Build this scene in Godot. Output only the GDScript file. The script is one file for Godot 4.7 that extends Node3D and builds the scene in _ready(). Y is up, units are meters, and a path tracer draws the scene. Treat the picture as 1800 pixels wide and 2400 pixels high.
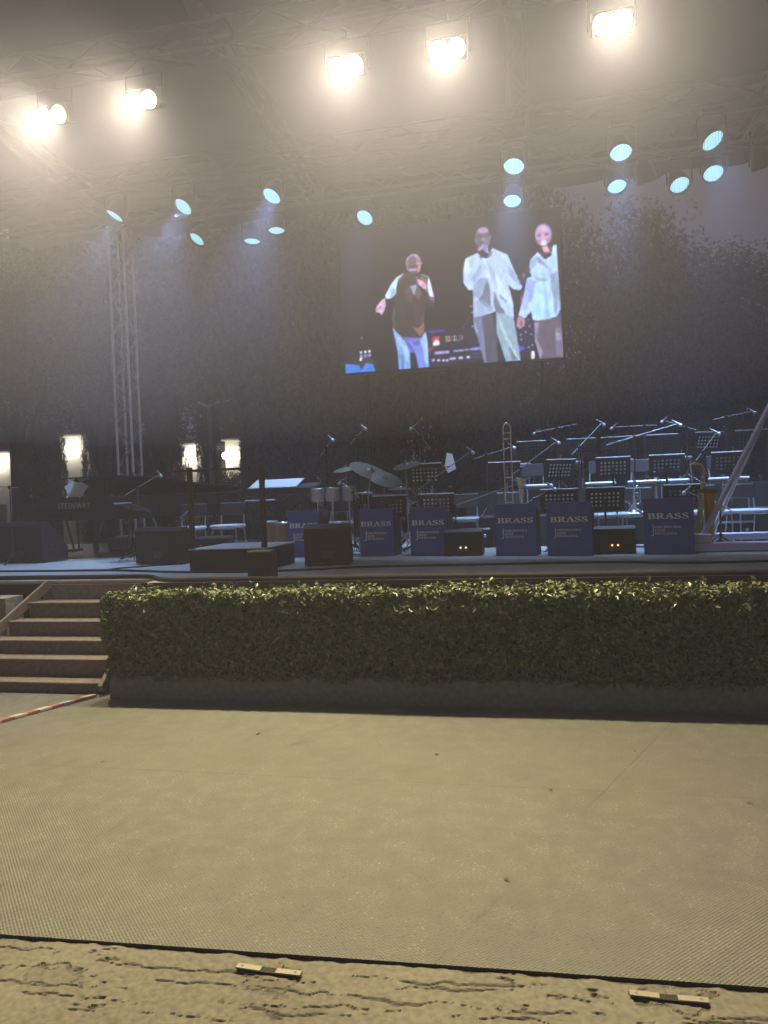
extends Node3D
# Open-air stage at nightfall, seen from the audience floor. x runs along the stage, z towards the audience, y up.

const S := 1.0            # height of the stage deck
const DEG := PI / 180.0
var M := {}
var rng := RandomNumberGenerator.new()
var used := {}

# ------------------------------------------------------------------ mesh helpers
func mb() -> SurfaceTool:
	var st := SurfaceTool.new()
	st.begin(Mesh.PRIMITIVE_TRIANGLES)
	return st

func t3(st: SurfaceTool, a: Vector3, b: Vector3, c: Vector3) -> void:   # counter-clockwise from outside
	var n := (b - a).cross(c - a).normalized()
	for p in [a, c, b]:
		st.set_normal(n)
		st.add_vertex(p)

func q(st: SurfaceTool, a: Vector3, b: Vector3, c: Vector3, d: Vector3) -> void:
	t3(st, a, b, c)
	t3(st, a, c, d)

func bx(st: SurfaceTool, c: Vector3, s: Vector3, bs := Basis.IDENTITY, ch := 0.0) -> void:
	var h := s * 0.5
	var k := minf(ch, minf(h.x, minf(h.y, h.z)) * 0.9)
	var f := func(x: float, y: float, z: float) -> Vector3: return c + bs * Vector3(x, y, z)
	for ax in 3:
		var u := (ax + 1) % 3
		var v := (ax + 2) % 3
		for sg in [-1.0, 1.0]:
			var pts: Array[Vector3] = []
			for e in [[-1, -1], [1, -1], [1, 1], [-1, 1]]:
				var p := Vector3.ZERO
				p[ax] = h[ax] * sg
				p[u] = (h[u] - k) * e[0]
				p[v] = (h[v] - k) * e[1]
				pts.append(c + bs * p)
			if sg > 0:
				q(st, pts[0], pts[1], pts[2], pts[3])
			else:
				q(st, pts[3], pts[2], pts[1], pts[0])
	if k <= 0.0:
		return
	for ax in 3:                                   # bevels along axis ax
		var u := (ax + 1) % 3
		var v := (ax + 2) % 3
		for su in [-1.0, 1.0]:
			for sv in [-1.0, 1.0]:
				var pts: Array[Vector3] = []
				for e in [[-1, 0], [1, 0], [1, 1], [-1, 1]]:
					var p := Vector3.ZERO
					p[ax] = (h[ax] - k) * e[0]
					p[u] = (h[u] if e[1] == 0 else h[u] - k) * su
					p[v] = (h[v] - k if e[1] == 0 else h[v]) * sv
					pts.append(c + bs * p)
				var mid := Vector3.ZERO
				mid[u] = su
				mid[v] = sv
				if (pts[1] - pts[0]).cross(pts[2] - pts[0]).dot(bs * mid) > 0:
					q(st, pts[0], pts[1], pts[2], pts[3])
				else:
					q(st, pts[3], pts[2], pts[1], pts[0])
	for sx in [-1.0, 1.0]:
		for sy in [-1.0, 1.0]:
			for sz in [-1.0, 1.0]:
				var a := c + bs * Vector3(h.x * sx, (h.y - k) * sy, (h.z - k) * sz)
				var b := c + bs * Vector3((h.x - k) * sx, h.y * sy, (h.z - k) * sz)
				var d := c + bs * Vector3((h.x - k) * sx, (h.y - k) * sy, h.z * sz)
				if (b - a).cross(d - a).dot(bs * Vector3(sx, sy, sz)) > 0:
					t3(st, a, b, d)
				else:
					t3(st, a, d, b)

func frame_of(d: Vector3) -> Basis:               # a basis whose y runs along d
	var y := d.normalized()
	var x := y.cross(Vector3.FORWARD if absf(y.z) < 0.9 else Vector3.RIGHT).normalized()
	return Basis(x, y, x.cross(y))

func path(st: SurfaceTool, pts: Array, r, n := 8, caps := true) -> void:      # tube along points; r a number or one radius per point
	var rings := []
	var fb := frame_of(pts[1] - pts[0])
	for i in pts.size():
		var d: Vector3 = (pts[mini(i + 1, pts.size() - 1)] - pts[maxi(i - 1, 0)]).normalized()
		var x := (fb.x - d * fb.x.dot(d)).normalized()
		fb = Basis(x, d, x.cross(d))
		var rr: float = r[i] if r is Array else r
		var ring := []
		for k in n:
			var a := TAU * k / n
			var o := fb.x * cos(a) + fb.z * sin(a)
			ring.append([pts[i] + o * rr, o])
		rings.append(ring)
	for i in pts.size() - 1:
		for k in n:
			var a = rings[i][k]
			var b = rings[i][(k + 1) % n]
			var c = rings[i + 1][(k + 1) % n]
			var d = rings[i + 1][k]
			for p in [a, b, c, a, c, d]:
				st.set_normal(p[1])
				st.add_vertex(p[0])
	if caps:
		for k in range(1, n - 1):
			t3(st, rings[0][0][0], rings[0][k][0], rings[0][k + 1][0])
			var e: Array = rings[-1]
			t3(st, e[0][0], e[k + 1][0], e[k][0])

func tube(st: SurfaceTool, a: Vector3, b: Vector3, r: float, r1 := -1.0, n := 8) -> void:
	path(st, [a, b], [r, r if r1 < 0 else r1], n)

func lathe(st: SurfaceTool, prof: Array, n := 24, xf := Transform3D.IDENTITY) -> void:  # profile of Vector2(radius, height), bottom to top
	for i in prof.size() - 1:
		var p0: Vector2 = prof[i]
		var p1: Vector2 = prof[i + 1]
		var nr := Vector2(p1.y - p0.y, p0.x - p1.x).normalized()
		for k in n:
			var a0 := TAU * k / n
			var a1 := TAU * (k + 1) / n
			var vs := []
			for e in [[p0, a0], [p0, a1], [p1, a1], [p1, a0]]:
				var cs := Vector3(cos(e[1]), 0, -sin(e[1]))
				vs.append([xf * (cs * e[0].x + Vector3.UP * e[0].y), (xf.basis * (cs * nr.x + Vector3.UP * nr.y)).normalized()])
			for p in [vs[0], vs[2], vs[1], vs[0], vs[3], vs[2]]:
				st.set_normal(p[1])
				st.add_vertex(p[0])

func prism(st: SurfaceTool, poly: PackedVector2Array, h0: float, h1: float, xf := Transform3D.IDENTITY) -> void:  # outline in x,z; extruded up y
	var tri := Geometry2D.triangulate_polygon(poly)
	for i in range(0, tri.size(), 3):
		var a := poly[tri[i]]
		var b := poly[tri[i + 1]]
		var c := poly[tri[i + 2]]
		if (b - a).cross(c - a) > 0:
			var w := b
			b = c
			c = w
		t3(st, xf * Vector3(a.x, h1, a.y), xf * Vector3(b.x, h1, b.y), xf * Vector3(c.x, h1, c.y))
		t3(st, xf * Vector3(a.x, h0, a.y), xf * Vector3(c.x, h0, c.y), xf * Vector3(b.x, h0, b.y))
	var area := 0.0
	for i in poly.size():
		area += poly[i].cross(poly[(i + 1) % poly.size()])
	var cw := area < 0.0
	for i in poly.size():
		var a := poly[i]
		var b := poly[(i + 1) % poly.size()]
		if cw:
			q(st, xf * Vector3(a.x, h0, a.y), xf * Vector3(b.x, h0, b.y), xf * Vector3(b.x, h1, b.y), xf * Vector3(a.x, h1, a.y))
		else:
			q(st, xf * Vector3(b.x, h0, b.y), xf * Vector3(a.x, h0, a.y), xf * Vector3(a.x, h1, a.y), xf * Vector3(b.x, h1, b.y))

# ------------------------------------------------------------------ scene helpers
func numbered(called: String) -> String:
	used[called] = used.get(called, -1) + 1
	return called if used[called] == 0 else "%s_%03d" % [called, used[called]]

func obj(called: String, st: SurfaceTool, m: Material, parent: Node = null) -> MeshInstance3D:
	return inst(called, st.commit(), m, parent)

func inst(called: String, mesh: Mesh, m: Material, parent: Node = null, xf := Transform3D.IDENTITY) -> MeshInstance3D:
	var o := MeshInstance3D.new()
	o.mesh = mesh
	o.material_override = m
	o.transform = xf
	o.name = called if parent else numbered(called)
	(parent if parent else self).add_child(o, true)
	return o

func tag(o: Node, label: String, category: String, group := "", kind := "") -> Node:
	o.set_meta("label", label)
	o.set_meta("category", category)
	if group: o.set_meta("group", group)
	if kind: o.set_meta("kind", kind)
	return o

func thing(called: String, label: String, category: String, at := Vector3.ZERO, turn := 0.0, group := "") -> Node3D:
	var o := Node3D.new()
	o.name = numbered(called)
	add_child(o)
	o.position = at
	o.rotation.y = turn
	tag(o, label, category, group)
	return o

func dup(src: Node3D, at: Vector3, turn: float, label := "") -> Node3D:
	var r: Node3D = src.duplicate()
	r.name = numbered(String(src.name))
	add_child(r)
	r.position = at
	r.rotation.y = turn
	if label: r.set_meta("label", label)
	return r

func struct(called: String, st: SurfaceTool, m: Material) -> MeshInstance3D:
	var o := obj(called, st, m)
	o.set_meta("kind", "structure")
	return o

func mat(called: String, lin: Color, rough := 0.6, metal := 0.0, spec := 0.5) -> StandardMaterial3D:
	var m := StandardMaterial3D.new()
	m.resource_name = called
	m.albedo_color = lin.linear_to_srgb()
	m.roughness = rough
	m.metallic = metal
	m.metallic_specular = spec
	M[called] = m
	return m

func glow(called: String, c: Color, e: float) -> StandardMaterial3D:
	var m := mat(called, Color(0.6, 0.6, 0.6), 0.4)
	m.emission_enabled = true
	m.emission = c
	m.emission_energy_multiplier = e
	return m

func noisy(m: StandardMaterial3D, lo: Color, hi: Color, freq: float, scale: float, sd: int, relief := 0.0) -> void:   # grain of the material itself, in world units
	var n := FastNoiseLite.new()
	n.seed = sd
	n.frequency = freq
	n.fractal_octaves = 5
	var tx := NoiseTexture2D.new()
	tx.width = 512
	tx.height = 512
	tx.seamless = true
	tx.noise = n
	var g := Gradient.new()
	g.set_color(0, lo.linear_to_srgb())
	g.set_color(1, hi.linear_to_srgb())
	tx.color_ramp = g
	m.albedo_color = Color.WHITE
	m.albedo_texture = tx
	m.uv1_triplanar = true
	m.uv1_world_triplanar = true
	m.uv1_scale = Vector3.ONE * scale
	if relief > 0.0:
		var th := NoiseTexture2D.new()
		th.width = 512
		th.height = 512
		th.seamless = true
		th.noise = n
		m.heightmap_enabled = true
		m.heightmap_texture = th
		m.heightmap_scale = relief

func letters(txt: String, font: String, size: float, depth: float, weight := 700) -> TextMesh:
	var f := SystemFont.new()
	f.font_names = [font]
	f.font_weight = weight
	var t := TextMesh.new()
	t.font = f
	t.text = txt
	t.font_size = 48
	t.pixel_size = size / 48.0
	t.depth = depth
	t.curve_step = 2.0
	return t

func spot(called: String, at: Vector3, towards: Vector3, c: Color, e: float, angle: float, blend: float, size: float, parent: Node) -> void:
	var l := SpotLight3D.new()
	l.name = called
	l.light_color = c
	l.light_energy = e
	l.spot_angle = angle
	l.spot_angle_attenuation = blend
	l.spot_range = 60.0
	l.spot_attenuation = 2.0
	l.light_size = size
	l.shadow_enabled = true
	parent.add_child(l)
	l.position = at
	l.basis = Basis.looking_at(towards.normalized(), Vector3.UP if absf(towards.normalized().y) < 0.99 else Vector3.RIGHT)

# ------------------------------------------------------------------ textures
func tex(img: Image) -> ImageTexture:
	return ImageTexture.create_from_image(img)

func board_textures() -> Array:                    # anti-slip board: 1024 px = 2.432 m, pressed pattern of 19 mm
	var a := PackedByteArray()
	var h := PackedByteArray()
	a.resize(1024 * 1024 * 3)
	h.resize(1024 * 1024)
	var n := FastNoiseLite.new()
	n.seed = 5
	n.frequency = 0.012
	n.fractal_octaves = 4
	var n2 := FastNoiseLite.new()
	n2.seed = 9
	n2.frequency = 0.12
	var stamp := PackedFloat32Array()
	stamp.resize(128)
	for y in 8:
		for x in 16:
			var row := 0 if y < 4 else 4
			var dx := (float((x + row) % 8) - 3.5) / 3.4
			var dy := (float(y % 4) - 1.5) / 1.9
			stamp[y * 16 + x] = clampf(1.15 - dx * dx - dy * dy, 0.0, 1.0)
	var i := 0
	for y in 1024:
		var wy := absf(float(y) / 512.0 - 1.0)
		for x in 1024:
			var s := stamp[(y % 8) * 16 + x % 16]
			var w := n.get_noise_2d(x, y) * (1.0 - wy * wy) + n.get_noise_2d(x, y + 1024 if y < 512 else y - 1024) * wy * wy * 0.5
			var f := n2.get_noise_2d(x, y)
			var v := 1.0 + w * 0.09 + f * 0.05 + s * 0.04
			if f > 0.44 and s > 0.35 and w > 0.12: v *= 1.5        # worn tops of the pattern
			if f < -0.45: v *= 0.8
			a[i * 3] = int(clampf(v * 95.0, 0, 255))
			a[i * 3 + 1] = int(clampf(v * 98.0, 0, 255))
			a[i * 3 + 2] = int(clampf(v * 91.0, 0, 255))
			h[i] = int(200.0 * s + 27.0 + 27.0 * f)
			i += 1
	return [tex(Image.create_from_data(1024, 1024, false, Image.FORMAT_RGB8, a)), tex(Image.create_from_data(1024, 1024, false, Image.FORMAT_L8, h))]

func step_flake(x: float, z: float, n: FastNoiseLite, n2: FastNoiseLite) -> float:   # 0 = painted face, 1 = paint broken away
	var r := 1.0 - absf(n.get_noise_2d(x * 60.0, z * 420.0)) * 9.0           # ragged lines along the step
	var m := n2.get_noise_2d(x * 70.0, z * 160.0)
	var g := n.get_noise_2d(x * 700.0 + 90.0, z * 900.0)
	var crack := 0.0
	for k in 6:                                                            # long cracks
		var zc := -2.66 + 0.062 * k + 0.05 * n2.get_noise_2d(x * 40.0, k * 77.0) + 0.03 * n.get_noise_2d(x * 200.0, k * 31.0)
		var wd := 0.011 * maxf(0.0, n2.get_noise_2d(x * 75.0 + k * 400.0, k * 19.0) * 2.4 + 0.05 + 0.5 * n.get_noise_2d(x * 500.0, z * 500.0))
		if absf(z - zc) < wd: crack = maxf(crack, 0.9 * (1.0 - absf(z - zc) / wd))
	return maxf(crack, clampf((r + m * 2.6 + g * 1.9 - 1.5) * 1.2, 0.0, 1.0))

# picture on the screen: outlines, each r,g,b then x,y pairs on a 1016 x 690 sheet; a negative r is laid half through over what is there (folds, features)
const PICTURE := [
	[28,26,52,242,497,503,501,503,693,242,690],
	[26,24,50,502,515,890,511,890,678,502,673],
	[60,60,150,405,514,480,512,483,521,407,524],
	[245,235,238,426,544,458,543,459,587,428,589],
	[225,30,60,426,544,458,543,458,567,441,555,429,574],
	[150,40,70,405,595,434,591,421,613,407,619],
	[185,185,225,433,617,438,617,438,630,433,631],
	[185,185,225,441,617,446,617,446,630,441,631],
	[185,185,225,448,617,454,617,454,630,448,631],
	[185,185,225,456,617,462,617,462,630,456,631],
	[185,185,225,464,617,469,617,469,630,464,631],
	[185,185,225,472,617,477,617,477,630,472,631],
	[185,185,225,480,617,485,617,485,630,480,631],
	[185,185,225,487,617,493,617,493,630,487,631],
	[185,185,225,495,617,501,617,501,630,495,631],
	[190,190,230,418,653,433,652,433,664,418,664],
	[190,190,230,444,655,458,654,458,666,444,666],
	[190,190,230,467,657,480,656,480,668,467,668],
	[190,190,230,485,658,496,658,496,669,485,670],
	[150,155,210,523,616,543,617,543,626,523,626],
	[150,155,210,545,615,569,616,569,626,545,625],
	[150,155,210,574,614,591,615,591,624,574,624],
	[150,155,210,596,613,614,614,614,623,596,623],
	[150,155,210,615,612,636,613,636,623,615,622],
	[150,155,210,638,611,655,612,655,622,638,621],
	[205,205,235,502,651,531,652,531,663,502,663],
	[205,205,235,543,650,564,651,564,662,543,662],
	[205,205,235,580,650,597,650,597,661,580,662],
	[105,95,170,616,609,614,611,611,611,610,608,611,606,614,606],
	[105,95,170,626,610,624,612,621,612,620,609,621,606,624,607],
	[105,95,170,636,610,635,613,632,613,630,610,632,607,635,608],
	[105,95,170,647,611,645,614,642,614,640,611,642,608,645,608],
	[105,95,170,616,625,614,627,611,627,610,624,611,621,614,622],
	[105,95,170,626,625,624,628,621,628,620,625,621,622,624,623],
	[105,95,170,636,626,635,629,632,629,630,626,632,623,635,623],
	[105,95,170,647,627,645,630,642,629,640,627,642,624,645,624],
	[105,95,170,616,640,614,643,611,643,610,640,611,637,614,637],
	[105,95,170,626,641,624,644,621,644,620,641,621,638,624,638],
	[105,95,170,636,642,635,645,632,644,630,642,632,639,635,639],
	[105,95,170,647,643,645,646,642,645,640,642,642,640,645,640],
	[105,95,170,616,656,614,659,611,658,610,656,611,653,614,653],
	[105,95,170,626,657,624,660,621,659,620,657,621,654,624,654],
	[105,95,170,636,658,635,661,632,660,630,657,632,655,635,655],
	[105,95,170,647,659,645,661,642,661,640,658,642,656,645,656],
	[150,135,200,835,570,833,575,829,576,826,572,826,567,829,564,833,565],
	[150,135,200,837,592,835,597,831,598,828,594,828,588,831,585,835,587],
	[150,135,200,857,558,855,563,851,564,848,560,848,555,851,551,855,553],
	[150,135,200,871,501,869,505,865,506,862,503,862,497,865,494,869,495],
	[150,135,200,876,531,874,536,870,537,867,533,867,528,870,524,874,526],
	[150,135,200,883,571,881,576,877,577,874,573,874,567,877,564,881,566],
	[150,135,200,869,630,867,635,863,636,860,632,860,627,863,623,867,625],
	[150,135,200,885,621,883,626,879,626,876,623,876,617,879,614,883,616],
	[150,135,200,830,623,828,628,824,629,821,625,821,620,824,616,828,618],
	[150,135,200,885,653,883,658,879,658,876,655,876,649,879,646,883,648],
	[150,135,200,886,683,885,688,881,689,877,685,877,679,881,676,885,678],
	[150,135,200,613,413,612,418,607,419,604,415,604,410,607,407,612,408],
	[150,135,200,618,444,617,448,613,449,609,446,609,440,613,437,617,439],
	[150,135,200,618,510,617,515,613,516,609,512,609,507,613,504,617,505],
	[70,50,190,818,615,846,628,842,645,818,640],
	[235,235,245,875,652,890,650,890,685,873,687],
	[120,100,150,566,517,605,457,607,459,569,517],
	[52,122,205,2,641,70,653,80,677,102,646,138,655,149,692,3,691],
	[60,48,55,70,656,93,616,135,632,158,647,138,655,102,646,80,678],
	[40,34,60,21,642,47,631,70,653],
	[235,235,245,88,592,86,597,81,599,76,597,74,591,76,586,81,585,86,587],
	[130,130,180,73,601,89,602,90,619,73,621],
	[235,235,245,110,592,107,596,102,598,97,596,95,590,97,585,102,584,107,586],
	[130,130,180,95,600,110,601,111,618,95,620],
	[235,235,245,129,591,127,595,122,597,117,595,115,589,117,584,122,583,127,585],
	[130,130,180,114,599,130,600,130,617,114,619],
	[235,238,245,73,619,88,618,80,636,71,635],
	[200,180,220,91,522,89,525,84,526,81,523,81,519,84,517,89,518],
	[128,172,215,237,480,246,533,259,606,262,689,317,692,318,608,294,540,275,529],
	[100,105,190,281,533,320,611,343,617,377,544],
	[120,140,215,320,559,343,620,356,694,405,694,403,565,395,512,372,543],
	[-188,224,242,369,563,379,596,386,663,403,681,403,565,395,519],
	[-196,230,240,252,534,275,535,304,577,311,624,304,656,285,589,268,568],
	[-86,120,170,268,620,285,618,291,658,281,689,272,688],
	[-84,84,160,327,556,366,556,369,576,337,580],
	[-70,84,160,311,558,324,572,343,620,327,612],
	[-150,200,230,265,554,294,553,301,564,272,566],
	[212,234,245,309,217,265,239,236,273,207,323,213,341,236,340,260,319,270,256,288,237],
	[-150,175,205,242,300,259,284,257,324,239,339,233,338],
	[56,44,45,311,216,272,249,262,327,249,372,237,437,239,480,281,533,372,543,392,505,389,449,399,393,415,335,416,266,386,234],
	[-112,92,98,249,372,237,437,239,480,252,497,247,448,252,405],
	[-90,70,70,242,454,262,462,252,494],
	[-172,122,98,330,484,369,538,390,508,389,465,372,487,356,497],
	[-190,125,105,381,247,416,264,413,335,402,334,372,276],
	[-190,140,150,275,243,307,225,291,247,272,259],
	[-98,76,76,301,314,327,289,345,333,330,372],
	[-120,92,84,345,333,363,288,384,326,366,361],
	[-150,115,95,366,318,376,322,372,335],
	[-70,54,54,275,358,285,355,307,492,294,484],
	[-76,60,58,353,397,363,394,356,476,346,475],
	[-125,98,100,399,393,390,442,369,490,377,458],
	[-188,218,245,329,286,361,282,361,298,345,335],
	[-110,140,190,335,286,346,284,343,317],
	[238,180,205,207,333,210,373,198,401,187,418,177,403,159,402,159,382,174,360,194,339],
	[-150,90,115,177,374,189,373,185,387,179,389],
	[-190,130,165,159,382,174,380,169,404,159,402],
	[226,241,248,418,248,428,286,440,354,415,342,412,302,415,262],
	[-150,180,190,386,234,418,248,413,256,384,242],
	[56,44,46,389,317,415,338,438,376,438,400,415,391],
	[-205,130,150,413,340,441,357,442,376,425,364],
	[152,118,135,386,186,382,207,372,224,357,232,341,231,326,221,316,203,313,181,316,160,326,143,341,135,357,136,372,146,382,164],
	[-88,68,74,363,173,361,186,355,197,347,202,338,202,330,195,324,184,322,170,324,157,330,146,338,141,347,141,355,148,361,159],
	[-210,188,228,310,183,317,153,340,132,366,135,382,158,386,191,380,167,366,147,340,141,320,159],
	[-212,152,142,365,173,382,181,382,217,369,229,363,199],
	[-54,42,46,320,188,368,190,368,204,322,202],
	[-200,168,208,327,204,359,206,356,217,332,215],
	[-58,46,50,319,214,365,218,367,252,340,262,324,244],
	[228,172,198,361,255,389,269,409,295,402,313,382,301,366,280],
	[-150,95,120,384,283,397,291,393,300],
	[34,30,40,369,291,377,293,416,332,412,342,389,328],
	[-140,115,155,356,244,366,247,369,262,359,257],
	[-210,200,225,402,319,409,326,407,329],
	[116,122,150,619,465,633,557,663,692,674,691,667,578,657,464],
	[80,76,88,657,464,670,578,676,691,722,688,722,565,708,451],
	[150,175,182,722,448,722,547,760,689,789,690,827,692,815,590,801,476],
	[-92,96,108,773,587,787,634,808,682,789,690,777,622],
	[-205,224,224,730,459,756,536,811,661,827,690,822,692,777,619,739,520],
	[-205,210,228,617,468,622,518,633,557,634,540,626,497],
	[192,212,228,646,161,591,182,578,240,579,300,602,337,621,332,619,467,663,462,722,449,763,466,803,483,801,408,782,325,804,352,832,358,846,344,822,289,784,184,715,144,694,192,674,187],
	[-135,146,178,657,281,688,287,694,333,653,383,622,363,626,311],
	[-84,80,92,688,290,698,340,701,418,681,424,646,386,667,359],
	[-84,82,92,719,353,743,425,767,463,743,459,722,450,712,405],
	[-150,162,194,615,282,646,238,663,218,657,260,633,304],
	[-228,240,246,674,191,722,250,777,367,797,412,797,440,743,365,694,248],
	[-150,166,190,622,391,663,387,708,419,715,441,663,458,621,463],
	[-160,174,200,681,191,694,206,725,258,729,336,708,285],
	[-140,150,185,784,234,822,293,842,340,811,313,787,280],
	[-226,238,246,584,202,605,193,615,243,598,263,584,241],
	[-110,116,140,743,368,773,403,767,409,746,386],
	[-220,232,242,663,246,684,241,715,285,688,283],
	[108,92,114,710,98,706,121,696,138,682,148,666,147,651,135,641,116,638,93,641,71,651,53,666,43,682,44,696,56,706,75],
	[-208,168,208,703,58,701,65,694,70,683,72,671,72,661,68,654,62,651,55,654,48,661,43,671,40,683,41,694,45,701,51],
	[-66,56,70,645,76,705,76,705,91,646,91],
	[-178,152,196,670,91,682,92,681,115,670,115],
	[-130,112,150,645,104,643,112,639,114,636,111,634,104,636,96,639,93,643,97],
	[-140,120,150,714,95,713,102,710,105,707,102,706,94,707,87,710,84,713,87],
	[-84,70,90,681,121,677,132,666,137,655,134,647,124,647,112,655,104,666,102,677,109],
	[-124,104,130,705,119,702,130,696,135,689,133,685,123,685,111,689,102,696,101,702,107],
	[168,144,194,648,145,674,122,694,132,702,173,684,163,670,145,653,158],
	[-72,58,64,653,161,667,150,674,177,661,194],
	[-96,72,80,698,173,716,158,710,184,694,189],
	[-110,90,120,674,131,681,129,688,156,682,158],
	[188,216,236,918,186,883,219,877,268,887,298,866,303,846,397,822,477,852,491,880,460,885,504,921,512,990,498,1011,467,1004,249,1002,160,986,162,976,211,949,224],
	[-192,232,242,904,331,962,324,983,490,928,511,883,489,890,401],
	[-122,142,162,966,300,1001,284,1008,410,986,490,980,408],
	[-148,150,226,866,303,904,324,887,401,849,451,832,457],
	[-190,205,235,856,363,877,368,866,445,832,474,842,408],
	[-140,165,190,907,306,959,317,959,326,907,324],
	[-120,132,165,914,207,935,223,983,297,959,267,918,236],
	[-160,200,225,942,351,949,352,959,502,945,505],
	[-210,235,240,983,169,1002,167,1004,263,986,234],
	[-90,100,120,990,491,1011,474,1011,499,993,502],
	[-150,176,208,883,219,914,207,907,249,883,269],
	[192,132,158,822,481,850,490,846,529,828,542,813,527,816,494],
	[-90,50,70,830,503,840,507,835,531,828,527],
	[-185,110,140,834,382,842,372,844,401,835,422],
	[100,86,98,890,511,1011,499,1018,689,911,691,894,607],
	[-178,164,194,894,515,913,520,901,597,928,660,914,691,892,604],
	[-140,128,150,983,554,1007,549,1018,689,986,676],
	[-186,172,196,986,572,1004,570,1011,606,990,612],
	[150,126,176,984,110,980,133,969,150,954,159,937,158,921,147,911,128,907,105,911,83,921,66,937,57,954,58,969,69,980,87],
	[212,160,190,975,117,972,138,963,154,951,162,936,161,924,151,915,134,912,113,915,92,924,76,936,67,951,68,963,78,972,96],
	[-228,182,208,968,83,966,89,959,95,950,97,940,96,931,93,925,87,923,80,925,73,931,68,940,65,950,66,959,69,966,75],
	[-104,72,88,916,105,936,104,934,117,918,118],
	[-104,72,88,949,103,970,103,968,115,951,115],
	[-152,104,126,937,143,934,152,927,156,918,154,913,146,913,136,918,129,927,128,934,133],
	[-160,112,130,978,140,975,149,968,154,960,151,955,144,955,134,960,127,968,126,975,131],
	[-240,200,212,940,109,947,109,949,129,937,130],
	[216,216,236,959,149,956,156,949,160,941,160,934,155,931,147,934,140,941,136,949,136,956,141],
	[232,172,182,934,166,962,161,973,197,949,199],
	[-84,66,86,949,190,967,191,957,226],
	[-96,70,88,928,187,945,195,945,223,931,208],
	[-130,90,108,969,165,983,166,976,204,969,197],
	[54,42,52,840,287,875,240,882,269,849,323,835,328],
	[-205,150,165,846,284,859,281,852,306]]

const GLYPH := {"S": "111100111001111", "I": "111010010010111", "C": "111100100100111", "L": "100100100100111", "A": "111101111101101"}

func screen_picture() -> ImageTexture:
	var img := Image.create_empty(1016, 690, false, Image.FORMAT_RGB8)
	img.fill(Color8(12, 10, 18))
	for p in PICTURE:
		var c := Color8(absi(p[0]), p[1], p[2])
		var over: bool = p[0] < 0
		var pts := PackedVector2Array()
		for k in range(3, p.size(), 2):
			pts.append(Vector2(p[k], p[k + 1]))
		var y0 := 690
		var y1 := 0
		for v in pts:
			y0 = mini(y0, int(v.y))
			y1 = maxi(y1, int(v.y))
		for y in range(maxi(y0, 0), mini(y1 + 1, 690)):
			var xs := []
			for k in pts.size():
				var a := pts[k]
				var b := pts[(k + 1) % pts.size()]
				if (a.y <= y) != (b.y <= y):
					xs.append(a.x + (y - a.y) / (b.y - a.y) * (b.x - a.x))
			xs.sort()
			for k in range(0, xs.size() - 1, 2):
				var xa := clampi(int(xs[k]), 0, 1016)
				var xb := clampi(int(xs[k + 1]) + 1, 0, 1016)
				if over:
					for x in range(xa, xb):
						img.set_pixel(x, y, img.get_pixel(x, y).lerp(c, 0.68))
				elif xb > xa:
					img.fill_rect(Rect2i(xa, y, xb - xa, 1), c)
	var cols := [Color8(245, 225, 90), Color8(240, 240, 240), Color8(230, 50, 60), Color8(245, 245, 240), Color8(60, 190, 150), Color8(60, 120, 220), Color8(230, 60, 50)]
	var word := "SICILIA"
	for i in 7:
		for k in 15:
			if GLYPH[word[i]][k] == "1":
				img.fill_rect(Rect2i(488 + i * 12 + (k % 3) * 3, 548 + (k / 3) * 5, 3, 5), cols[i])
	rng.seed = 77                                                # creases in the clothes
	for i in 900:
		var x := rng.randf_range(90, 1000)
		var y := rng.randf_range(120, 680)
		var b := img.get_pixel(int(x), int(y))
		if b.get_luminance() < 0.42: continue
		var dx := rng.randf_range(-0.9, 0.9)
		var k := rng.randf_range(0.78, 1.16)
		var wd := rng.randi_range(2, 6)
		for j in rng.randi_range(12, 46):
			x += dx * 1.1 + sin(j * 0.2) * 0.4
			y += 1.4
			if x < 2 or x > 1004 or y > 686: break
			var c := img.get_pixel(int(x), int(y))
			if c.get_luminance() < 0.4: break
			var e := lerpf(1.0, k, 0.22)
			img.fill_rect(Rect2i(int(x), int(y), wd, 2), Color(c.r * e, c.g * e, c.b * e))
	var soft: Image = img.duplicate()
	soft.resize(96, 65, Image.INTERPOLATE_LANCZOS)
	soft.resize(1016, 690, Image.INTERPOLATE_CUBIC)
	img.resize(220, 149, Image.INTERPOLATE_LANCZOS)
	img.resize(1016, 690, Image.INTERPOLATE_CUBIC)
	var nz := FastNoiseLite.new()
	nz.seed = 3
	nz.frequency = 0.03
	for y in 690:
		for x in 1016:
			var c := img.get_pixel(x, y).lerp(soft.get_pixel(x, y), 0.45)
			var v := 1.0 + 0.12 * nz.get_noise_2d(x, y * 0.5)
			if x % 4 == 3 or y % 4 == 3: v *= 0.82                 # dark gaps between the diodes
			img.set_pixel(x, y, Color(c.r * v * 0.93, c.g * v * 0.98, minf(1.0, c.b * v * 1.06)))
	return tex(img)

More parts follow.
